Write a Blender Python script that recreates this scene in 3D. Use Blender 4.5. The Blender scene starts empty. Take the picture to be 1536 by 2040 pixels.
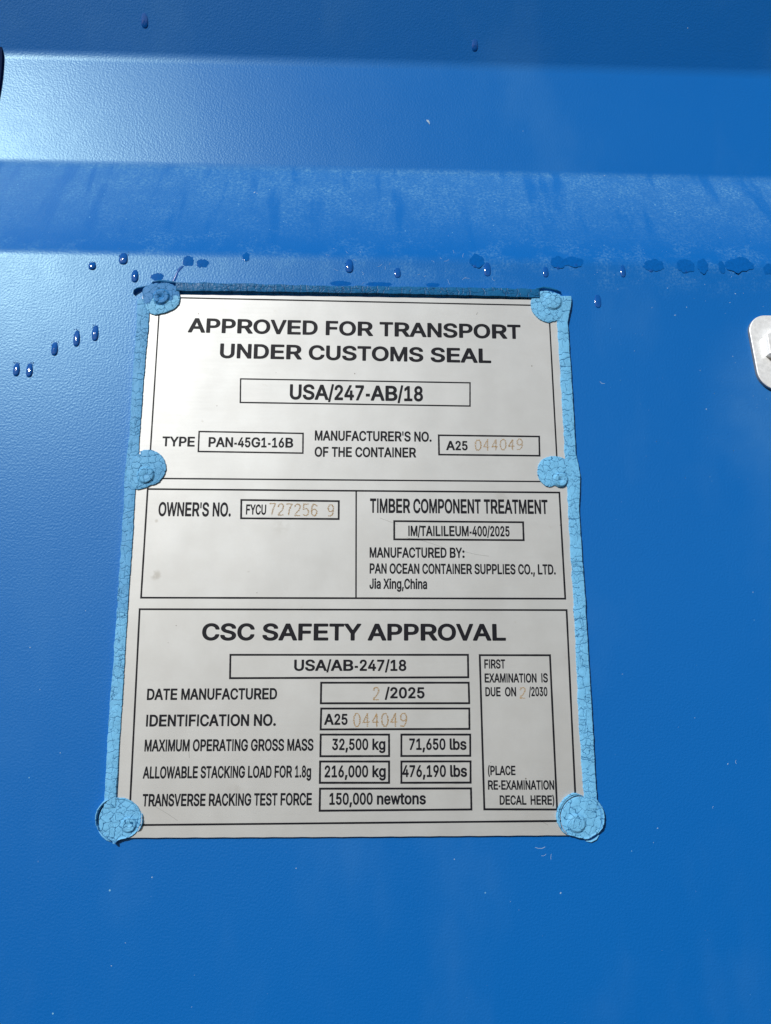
import bpy, bmesh, math, random
import numpy as np
from mathutils import Vector, Matrix

# ------------------------------------------------------------------ camera, sky, sun
C = bpy.context.collection
SC = bpy.context.scene
PXF, PXC = 1500.0, (768.0, 1020.0)             # focal length and centre of the photograph, in its pixels
PITCH, YAW, ROLL = math.radians(11.11), math.radians(-1.905), math.radians(0.058)
DIST = 0.3333                                   # camera to door, metres

def cam_rot():
    cp, sp = math.cos(PITCH), math.sin(PITCH)
    cy, sy = math.cos(YAW), math.sin(YAW)
    cr, sr = math.cos(ROLL), math.sin(ROLL)
    Rx = np.array([[1, 0, 0], [0, cp, -sp], [0, sp, cp]])
    Ry = np.array([[cy, 0, sy], [0, 1, 0], [-sy, 0, cy]])
    Rz = np.array([[cr, -sr, 0], [sr, cr, 0], [0, 0, 1]])
    A = np.array([[1, 0, 0], [0, 0, -1], [0, 1, 0]])     # wall frame (right, up, out) -> world (x, z, -y)
    return A @ Ry @ Rx @ Rz
M = cam_rot()
cam = bpy.data.cameras.new('camera')
cam.sensor_fit = 'VERTICAL'; cam.sensor_height = 24.0; cam.lens = 24.0 * PXF / 2040.0
cam.clip_start = 0.005; cam.clip_end = 500
camo = bpy.data.objects.new('camera', cam); C.objects.link(camo)
camo.matrix_world = Matrix.Translation((0, -DIST, 0)) @ Matrix(M.tolist()).to_4x4()
SC.camera = camo

# the sun sits where its broad sheen shows on the paint: upper left, behind the photographer
SUN = Vector((-0.58, -1.0, 0.67)).normalized()
sun_el = math.asin(SUN.z); sun_az = math.atan2(SUN.x, SUN.y)
sl = bpy.data.lights.new('sun', 'SUN'); sl.energy = 3.6; sl.angle = math.radians(0.5); sl.color = (1.0, 0.98, 0.945)
so = bpy.data.objects.new('sun', sl); C.objects.link(so)
so.rotation_euler = SUN.to_track_quat('Z', 'Y').to_euler(); so.location = SUN * 3
W = bpy.data.worlds.new('World'); SC.world = W; W.use_nodes = True
wn = W.node_tree; bg = wn.nodes['Background']
sky = wn.nodes.new('ShaderNodeTexSky'); sky.sky_type = 'NISHITA'; sky.sun_disc = False
sky.sun_elevation = sun_el; sky.sun_rotation = sun_az
wn.links.new(sky.outputs[0], bg.inputs[0]); bg.inputs[1].default_value = 0.05
SC.view_settings.view_transform = 'Standard'; SC.view_settings.look = 'None'
SC.view_settings.exposure = 0.0; SC.view_settings.gamma = 1.0
SC.cycles.max_bounces = 6

# ------------------------------------------------------------------ rays from the photograph onto surfaces
def ray(px, py):
    return M @ np.array([px - PXC[0], -(py - PXC[1]), -PXF])
def at(px, py, y=0.0):
    """the point of the plane Y = y seen at that pixel"""
    d = ray(px, py); s = (DIST + y) / d[1]
    return Vector((d[0] * s, y, d[2] * s))
MM = 0.001
PX = DIST / PXF                                 # about 0.22 mm

# door profile, from below upwards: flat panel, slope going in, recessed flat, slope coming out
SL = 0.47
v1 = ray(768, 512); v1 = v1[2] / v1[1]
v2 = ray(768, 342); v2 = v2[2] / v2[1]
v3 = ray(768, 128); v3 = v3[2] / v3[1]
Z1 = v1 * DIST
_s = (DIST - SL * Z1) / (1 - SL * v2); DEEP = _s - DIST; Z2 = _s * v2
Z3 = (DIST + DEEP) * v3
Z4 = Z3 + DEEP / SL
TH = math.atan(SL)

def profile():
    """list of (y, z, normal y, normal z, zone)"""
    pts = []
    corners = [(0, -0.62), (0, Z1), (DEEP, Z2), (DEEP, Z3), (0, Z4), (0, Z4 + 0.25)]
    rad = [0, 0.014, 0.016, 0.015, 0.014, 0]
    P = [np.array(c) for c in corners]
    segs = []
    for i in range(1, 5):
        a = P[i] - P[i - 1]; a /= np.linalg.norm(a)
        b = P[i + 1] - P[i]; b /= np.linalg.norm(b)
        t = rad[i] * math.tan(TH / 2)
        p0, p1 = P[i] - a * t, P[i] + b * t
        arc = []
        for k in range(17):
            u = k / 16
            ang_a = math.atan2(a[0], a[1]); ang_b = math.atan2(b[0], b[1])
            # circular arc
            th = ang_a + (ang_b - ang_a) * u
            arc.append(th)
        pos = p0.copy(); L = rad[i] * TH / 16
        run = [(pos[0], pos[1], arc[0])]
        for k in range(16):
            m = (arc[k] + arc[k + 1]) / 2
            pos = pos + L * np.array([math.sin(m), math.cos(m)])
            run.append((pos[0], pos[1], arc[k + 1]))
        segs.append(run)
    out = [(0, -0.62, 0.0)]
    cuts = []
    for run in segs:
        out += run; cuts.append(len(out) - 9)   # middle of the bend
    out.append((0, Z4 + 0.25, 0.0))
    return out, cuts
PROF, CUTS = profile()

def surf(px, py):
    """first hit of a pixel's ray with the door, and the slope angle there"""
    d = ray(px, py); d = d / d[1]
    u, v = d[0], d[2]
    for (y0, z0, a0), (y1, z1, a1) in zip(PROF, PROF[1:]):
        f0 = (DIST + y0) * v - z0; f1 = (DIST + y1) * v - z1
        if f0 >= 0 and f1 <= 0:
            t = f0 / (f0 - f1) if f0 != f1 else 0
            y = y0 + t * (y1 - y0); s = DIST + y
            return Vector((u * s, y, v * s)), a0 + t * (a1 - a0)
    return at(px, py), 0.0

# ------------------------------------------------------------------ helpers
def mesh(name, verts, faces, mat=None, parent=None, smooth=False, attrs=None):
    me = bpy.data.meshes.new(name)
    me.from_pydata([tuple(v) for v in verts], [], [tuple(f) for f in faces])
    if smooth:
        me.polygons.foreach_set('use_smooth', [True] * len(me.polygons))
    if attrs:
        for k, arr in attrs.items():
            a = me.attributes.new(k, 'FLOAT', 'POINT'); a.data.foreach_set('value', np.asarray(arr, dtype=np.float32))
    me.update()
    o = bpy.data.objects.new(name, me); C.objects.link(o)
    if mat: me.materials.append(mat)
    if parent: o.parent = parent
    return o
def empty(name, loc=(0, 0, 0)):
    o = bpy.data.objects.new(name, None); o.location = loc; o.empty_display_size = 0.01; C.objects.link(o); return o
def tag(o, label=None, cat=None, group=None, kind=None):
    if label: o['label'] = label
    if cat: o['category'] = cat
    if group: o['group'] = group
    if kind: o['kind'] = kind
    return o
def grid_faces(nu, nv, wrap=False):
    f = []
    for j in range(nv - 1):
        for i in range(nu if wrap else nu - 1):
            a = j * nu + i; b = j * nu + (i + 1) % nu
            f.append((a, b, b + nu, a + nu))
    return f
def sstep(a, b, x):
    t = np.clip((x - a) / (b - a), 0, 1); return t * t * (3 - 2 * t)

# value noise and crack pattern on arrays, millimetres
def hash2(i, j, seed):
    n = (i.astype(np.int64) * 374761393 + j.astype(np.int64) * 668265263 + seed * 1442695041) & 0xffffffff
    n = ((n ^ (n >> 13)) * 1274126177) & 0xffffffff
    n = ((n ^ (n >> 16)) * 2246822519) & 0xffffffff
    return ((n ^ (n >> 15)) & 0xffff) / 65535.0
def vnoise(x, y, s, seed=0):
    x = np.asarray(x, float) / s; y = np.asarray(y, float) / s
    i, j = np.floor(x), np.floor(y); fx, fy = x - i, y - j
    fx = fx * fx * (3 - 2 * fx); fy = fy * fy * (3 - 2 * fy)
    h = lambda a, b: hash2(a, b, seed)
    return (h(i, j) * (1 - fx) + h(i + 1, j) * fx) * (1 - fy) + (h(i, j + 1) * (1 - fx) + h(i + 1, j + 1) * fx) * fy
def crackle(x, y, sx, sy, seed):
    """distance in mm to the nearest crack of a jittered Voronoi pattern"""
    x = np.asarray(x, float); y = np.asarray(y, float)
    wx = x + (vnoise(x, y, 1.4, seed + 5) - .5) * 1.5 + (vnoise(x, y, .6, seed + 6) - .5) * .5
    wy = y + (vnoise(x, y, 1.4, seed + 7) - .5) * 1.2 + (vnoise(x, y, .6, seed + 8) - .5) * .5
    gx, gy = wx / sx, wy / sy
    i, j = np.floor(gx), np.floor(gy)
    D = []; PXs = []; PYs = []
    for a in (-1, 0, 1):
        for b in (-1, 0, 1):
            px = (i + a + .12 + .76 * hash2(i + a, j + b, seed)) * sx
            py = (j + b + .12 + .76 * hash2(i + a, j + b, seed + 1)) * sy
            D.append((px - wx) ** 2 + (py - wy) ** 2); PXs.append(px); PYs.append(py)
    D = np.array(D); PXs = np.array(PXs); PYs = np.array(PYs)
    o = np.argsort(D, 0)
    g = lambda A, k: np.take_along_axis(A, o[k:k + 1], 0)[0]
    d1, d2 = g(D, 0), g(D, 1)
    sep = np.hypot(g(PXs, 0) - g(PXs, 1), g(PYs, 0) - g(PYs, 1)) + 1e-6
    return (d2 - d1) / (2 * sep)

# ------------------------------------------------------------------ materials
def material(name):
    m = bpy.data.materials.new(name); m.use_nodes = True
    nt = m.node_tree; b = nt.nodes['Principled BSDF']
    return m, nt, b
def N(nt, kind, **kw):
    n = nt.nodes.new(kind)
    for k, v in kw.items():
        if k.startswith('i_'):
            key = k[2:].replace('_', ' ')
            n.inputs[int(key) if key.isdigit() else key].default_value = v
        else: setattr(n, k, v)
    return n
def mixcol(nt, fac, a, b, mode='MIX'):
    n = nt.nodes.new('ShaderNodeMix'); n.data_type = 'RGBA'; n.blend_type = mode
    for sock, val in ((n.inputs[0], fac), (n.inputs[6], a), (n.inputs[7], b)):
        if isinstance(val, bpy.types.NodeSocket): nt.links.new(val, sock)
        else: sock.default_value = val
    return n.outputs[2]
def math_(nt, op, a, b=None, c=None, clamp=False):
    n = nt.nodes.new('ShaderNodeMath'); n.operation = op; n.use_clamp = clamp
    for s, v in zip(n.inputs, (a, b, c)):
        if v is None: continue
        if isinstance(v, bpy.types.NodeSocket): nt.links.new(v, s)
        else: s.default_value = v
    return n.outputs[0]
def ramp(nt, val, lo, hi, a=0.0, b=1.0, smooth=True):
    n = nt.nodes.new('ShaderNodeMapRange'); n.interpolation_type = 'SMOOTHSTEP' if smooth else 'LINEAR'
    nt.links.new(val, n.inputs[0])
    for k, v in zip((1, 2, 3, 4), (lo, hi, a, b)): n.inputs[k].default_value = v
    return n.outputs[0]
def noise(nt, vec, scale, detail=2.0, rough=.5):
    n = nt.nodes.new('ShaderNodeTexNoise'); n.inputs['Scale'].default_value = scale
    n.inputs['Detail'].default_value = detail; n.inputs['Roughness'].default_value = rough
    if vec: nt.links.new(vec, n.inputs['Vector'])
    return n.outputs[0]
def geo_pos(nt):
    t = nt.nodes.new('ShaderNodeTexCoord'); return t.outputs['Object']
def stretch(nt, vec, s, off=(0, 0, 0)):
    m = nt.nodes.new('ShaderNodeMapping'); m.inputs['Scale'].default_value = s; m.inputs['Location'].default_value = off
    nt.links.new(vec, m.inputs['Vector']); return m.outputs[0]
def bump(nt, h, strength, dist, normal=None):
    b = nt.nodes.new('ShaderNodeBump'); b.inputs['Strength'].default_value = strength; b.inputs['Distance'].default_value = dist
    nt.links.new(h, b.inputs['Height'])
    if normal: nt.links.new(normal, b.inputs['Normal'])
    return b.outputs[0]

BLUE = (0.002, 0.122, 0.455, 1)
def door_paint():
    m, nt, b = material('blue_door_paint')
    pos = stretch(nt, geo_pos(nt), (1, 1, 1), (0, 0, -0.6))   # the parts' own height runs from the foot of the door
    sep = N(nt, 'ShaderNodeSeparateXYZ'); nt.links.new(pos, sep.inputs[0]); X, Z = sep.outputs[0], sep.outputs[2]
    # uneven tone of the sprayed coat
    big = noise(nt, pos, 9, 3)
    col = mixcol(nt, ramp(nt, big, .3, .7, 0, .5), BLUE, (0.003, 0.131, 0.475, 1))
    # film of dust washed into streaks on the ledge that faces up
    slope = math_(nt, 'MULTIPLY', ramp(nt, Z, Z1 - .002, Z1 + .022), ramp(nt, Z, Z2 - .001, Z2 + .0035, 1, 0))
    upper = ramp(nt, Z, Z1 + .002, Z2 - .006, .22, 1.0)
    st = noise(nt, stretch(nt, pos, (62, 1, 9)), 1.6, 2, .5)
    streak = ramp(nt, st, .32, .50)
    fine = noise(nt, pos, 760, 4, .75)
    fib = noise(nt, stretch(nt, pos, (1, 1, 1.3), (3, 1, 2)), 1300, 2, .6)
    cloud = noise(nt, pos, 70, 3, .6)
    f1 = math_(nt, 'MULTIPLY', ramp(nt, fine, .40, .72), ramp(nt, cloud, .30, .70, .25, 1.0))
    f2 = ramp(nt, fib, .62, .80)
    dustfac = math_(nt, 'ADD', math_(nt, 'MULTIPLY', f1, .33), math_(nt, 'MULTIPLY', f2, .22))
    dustfac = math_(nt, 'ADD', dustfac, .07)
    lowdust = math_(nt, 'MULTIPLY', slope, math_(nt, 'MULTIPLY', upper, math_(nt, 'ADD', math_(nt, 'MULTIPLY', streak, .72), .28)))
    dust = math_(nt, 'MULTIPLY', dustfac, lowdust)
    # thin remains of dust down to the top edge of the plate
    band = math_(nt, 'MULTIPLY', ramp(nt, Z, Z1 - .022, Z1 - .004), ramp(nt, Z, Z1 + .01, Z1 + .03, 1, 0))
    d2 = math_(nt, 'MULTIPLY', math_(nt, 'MULTIPLY', band, ramp(nt, cloud, .38, .62)), math_(nt, 'MULTIPLY', f1, .22))
    dust = math_(nt, 'MAXIMUM', dust, d2)
    # faint film here and there, and a pale patch rubbed round the bolted bracket
    film = math_(nt, 'MULTIPLY', ramp(nt, noise(nt, stretch(nt, pos, (1, 1, .5), (5, 0, 1)), 17, 4, .6), .48, .75), .035)
    dd = N(nt, 'ShaderNodeVectorMath', operation='DISTANCE'); nt.links.new(pos, dd.inputs[0]); dd.inputs[1].default_value = tuple(at(1590, 800))
    rub = math_(nt, 'MULTIPLY', ramp(nt, dd.outputs['Value'], .012, .055, 1, 0), math_(nt, 'ADD', math_(nt, 'MULTIPLY', cloud, .10), .02))
    dust = math_(nt, 'MAXIMUM', dust, math_(nt, 'ADD', film, rub))
    # bright grains everywhere, many more on the ledge
    def grains(scale, rmax, keep, off):
        v = N(nt, 'ShaderNodeTexVoronoi', i_Scale=scale); v.feature = 'F1'
        nt.links.new(stretch(nt, pos, (1, 1, 1), off), v.inputs['Vector'])
        s = N(nt, 'ShaderNodeSeparateColor'); nt.links.new(v.outputs['Color'], s.inputs[0])
        r = math_(nt, 'MULTIPLY', s.outputs[0], rmax)
        hit = math_(nt, 'LESS_THAN', v.outputs['Distance'], r)
        kp = math_(nt, 'GREATER_THAN', s.outputs[1], keep)
        return math_(nt, 'MULTIPLY', math_(nt, 'MULTIPLY', hit, kp), math_(nt, 'ADD', math_(nt, 'MULTIPLY', s.outputs[2], .6), .3))
    g1 = grains(110, .045, .86, (0, 0, 0))
    g2 = math_(nt, 'MULTIPLY', grains(330, .14, .80, (1, 2, 3)), math_(nt, 'ADD', math_(nt, 'MULTIPLY', slope, .75), .0))
    dust = math_(nt, 'MAXIMUM', dust, math_(nt, 'MAXIMUM', math_(nt, 'MULTIPLY', g1, .8), g2), clamp=True)
    col = mixcol(nt, dust, col, (0.28, 0.60, 0.76, 1))
    # pale rub marks beside the bolted bracket
    nt.links.new(col, b.inputs['Base Color'])
    rgh = math_(nt, 'ADD', math_(nt, 'MULTIPLY', dust, .35), ramp(nt, cloud, .3, .7, .365, .385))
    nt.links.new(rgh, b.inputs['Roughness'])
    b.inputs['Specular IOR Level'].default_value = .50; b.inputs['Specular Tint'].default_value = (.62, 1, .97, 1)
    h = noise(nt, stretch(nt, pos, (1, 1, 1)), 1050, 2.0, .45)
    h2 = noise(nt, pos, 160, 2, .5)
    hh = math_(nt, 'ADD', h, math_(nt, 'MULTIPLY', h2, .10))
    nt.links.new(bump(nt, hh, .40, .00024), b.inputs['Normal'])
    return m
def metal_sheet():
    m, nt, b = material('satin_aluminium')
    pos = geo_pos(nt)
    n1 = noise(nt, pos, 60, 4, .6); n2 = noise(nt, stretch(nt, pos, (40, 1, 900)), 1.0, 3, .6)
    n3 = noise(nt, pos, 1500, 2, .6)
    col = mixcol(nt, ramp(nt, n1, .3, .75), (0.53, 0.545, 0.545, 1), (0.57, 0.59, 0.595, 1))
    # smudges and dark specks
    n4 = noise(nt, stretch(nt, pos, (1, 1, 1), (.3, 0, .7)), 130, 3, .6)
    col = mixcol(nt, ramp(nt, n4, .70, .80, 0, .30), col, (0.42, 0.40, 0.35, 1))
    v = N(nt, 'ShaderNodeTexVoronoi', i_Scale=95.0); nt.links.new(pos, v.inputs['Vector'])
    s = N(nt, 'ShaderNodeSeparateColor'); nt.links.new(v.outputs['Color'], s.inputs[0])
    sp = math_(nt, 'MULTIPLY', math_(nt, 'LESS_THAN', v.outputs['Distance'], math_(nt, 'MULTIPLY', s.outputs[0], .034)), math_(nt, 'GREATER_THAN', s.outputs[1], .72))
    col = mixcol(nt, math_(nt, 'MULTIPLY', sp, .75), col, (0.12, 0.10, 0.08, 1))
    o0 = at(700, 1668)
    for (sx, sy, sr, sf) in ((311, 1146, 14, .28), (495, 1137, 5, .25), (820, 777, 8, .12), (312, 1038, 5, .30), (404, 838, 5, .25), (560, 1050, 26, .08), (1000, 990, 20, .10), (470, 1580, 22, .10), (900, 1560, 26, .08)):
        dd = N(nt, 'ShaderNodeVectorMath', operation='DISTANCE'); nt.links.new(pos, dd.inputs[0]); dd.inputs[1].default_value = tuple(at(sx, sy, -.0011) - o0)
        f = math_(nt, 'MULTIPLY', ramp(nt, dd.outputs['Value'], sr * PX * .3, sr * PX, 1, 0), ramp(nt, noise(nt, pos, 420, 3), .35, .6))
        col = mixcol(nt, math_(nt, 'MULTIPLY', f, sf * 1.6), col, (0.25, 0.23, 0.19, 1))
    col = mixcol(nt, ramp(nt, n3, .35, .65, 0, .12), col, (0.5, 0.5, 0.5, 1))
    nt.links.new(col, b.inputs['Base Color'])
    b.inputs['Metallic'].default_value = .42
    nt.links.new(ramp(nt, n2, .3, .7, .51, .54), b.inputs['Roughness'])
    wave = noise(nt, stretch(nt, pos, (1, 1, .6)), 22, 2, .4)
    nt.links.new(bump(nt, math_(nt, 'ADD', math_(nt, 'MULTIPLY', n2, .35), n3), .12, .00004, bump(nt, wave, .7, .0011)), b.inputs['Normal'])
    return m
def sealant(name, light, dark, rough, spec=.22, wetcol=(0.010, 0.15, 0.45, 1)):
    m, nt, b = material(name)
    pos = geo_pos(nt)
    crack_shade = N(nt, 'ShaderNodeAttribute', attribute_name='crack').outputs['Fac']  # cracks, plus the shade painted on the rivet caps
    tn = N(nt, 'ShaderNodeAttribute', attribute_name='tone').outputs['Fac']
    n1 = noise(nt, pos, 260, 4, .65); n2 = noise(nt, stretch(nt, pos, (1, 1, .35)), 1800, 3, .6)
    c = mixcol(nt, ramp(nt, n1, .3, .7), light, tuple(v * .86 for v in light[:3]) + (1,))
    c = mixcol(nt, ramp(nt, n2, .35, .7, 0, .20), c, tuple(v * .6 for v in light[:3]) + (1,))
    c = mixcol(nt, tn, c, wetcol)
    c = mixcol(nt, crack_shade, c, dark)
    nt.links.new(c, b.inputs['Base Color'])
    nt.links.new(ramp(nt, tn, 0, 1, rough, .55, False), b.inputs['Roughness']); b.inputs['Specular IOR Level'].default_value = spec
    nt.links.new(bump(nt, math_(nt, 'ADD', math_(nt, 'MULTIPLY', n1, .5), n2), .22, .00012), b.inputs['Normal'])
    return m
def plain(name, col, rough=.5, metal=0.0, spec=.5, bscale=None, bstr=.2, bdist=.00005, coat=0):
    m, nt, b = material(name)
    pos = geo_pos(nt)
    n = noise(nt, pos, bscale or 300, 3)
    c = mixcol(nt, ramp(nt, n, .3, .7), col, tuple(v * .85 for v in col[:3]) + (1,))
    nt.links.new(c, b.inputs['Base Color'])
    b.inputs['Roughness'].default_value = rough; b.inputs['Metallic'].default_value = metal
    b.inputs['Specular IOR Level'].default_value = spec; b.inputs['Coat Weight'].default_value = coat
    if bscale: nt.links.new(bump(nt, n, bstr, bdist), b.inputs['Normal'])
    return m

m_door = door_paint()
m_sheet = metal_sheet()
m_ink = plain('black_plate_ink', (0.008, 0.009, 0.014, 1), .55, 0, .2, 900, .15, .00002)
m_stamp = plain('tan_stamped_dots', (0.37, 0.245, 0.11, 1), .6, 0, .3)
m_seal = sealant('light_blue_cracked_paint', (0.185, 0.53, 0.86, 1), (0.010, 0.10, 0.25, 1), .55)
m_sealdk = sealant('dark_blue_sealant', (0.010, 0.135, 0.34, 1), (0.004, 0.05, 0.15, 1), .38, .16)
m_water = plain('water_on_paint', (0.004, 0.095, 0.40, 1), .10, 0, .55)
m_damp = plain('damp_paint', (0.003, 0.108, 0.42, 1), .12, 0, .15, 780, .05, .0001)
m_galv = plain('galvanised_steel', (0.93, 0.95, 0.96, 1), .38, .25, .5, 500, .3, .0001)
m_galvedge = plain('dull_steel', (0.36, 0.37, 0.36, 1), .5, .4, .5, 500, .3, .0001)
m_chip = plain('pale_dust', (0.38, 0.54, 0.70, 1), .8)
m_navy = plain('navy_paint', (0.004, 0.015, 0.06, 1), .9, 0, .1)

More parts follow.
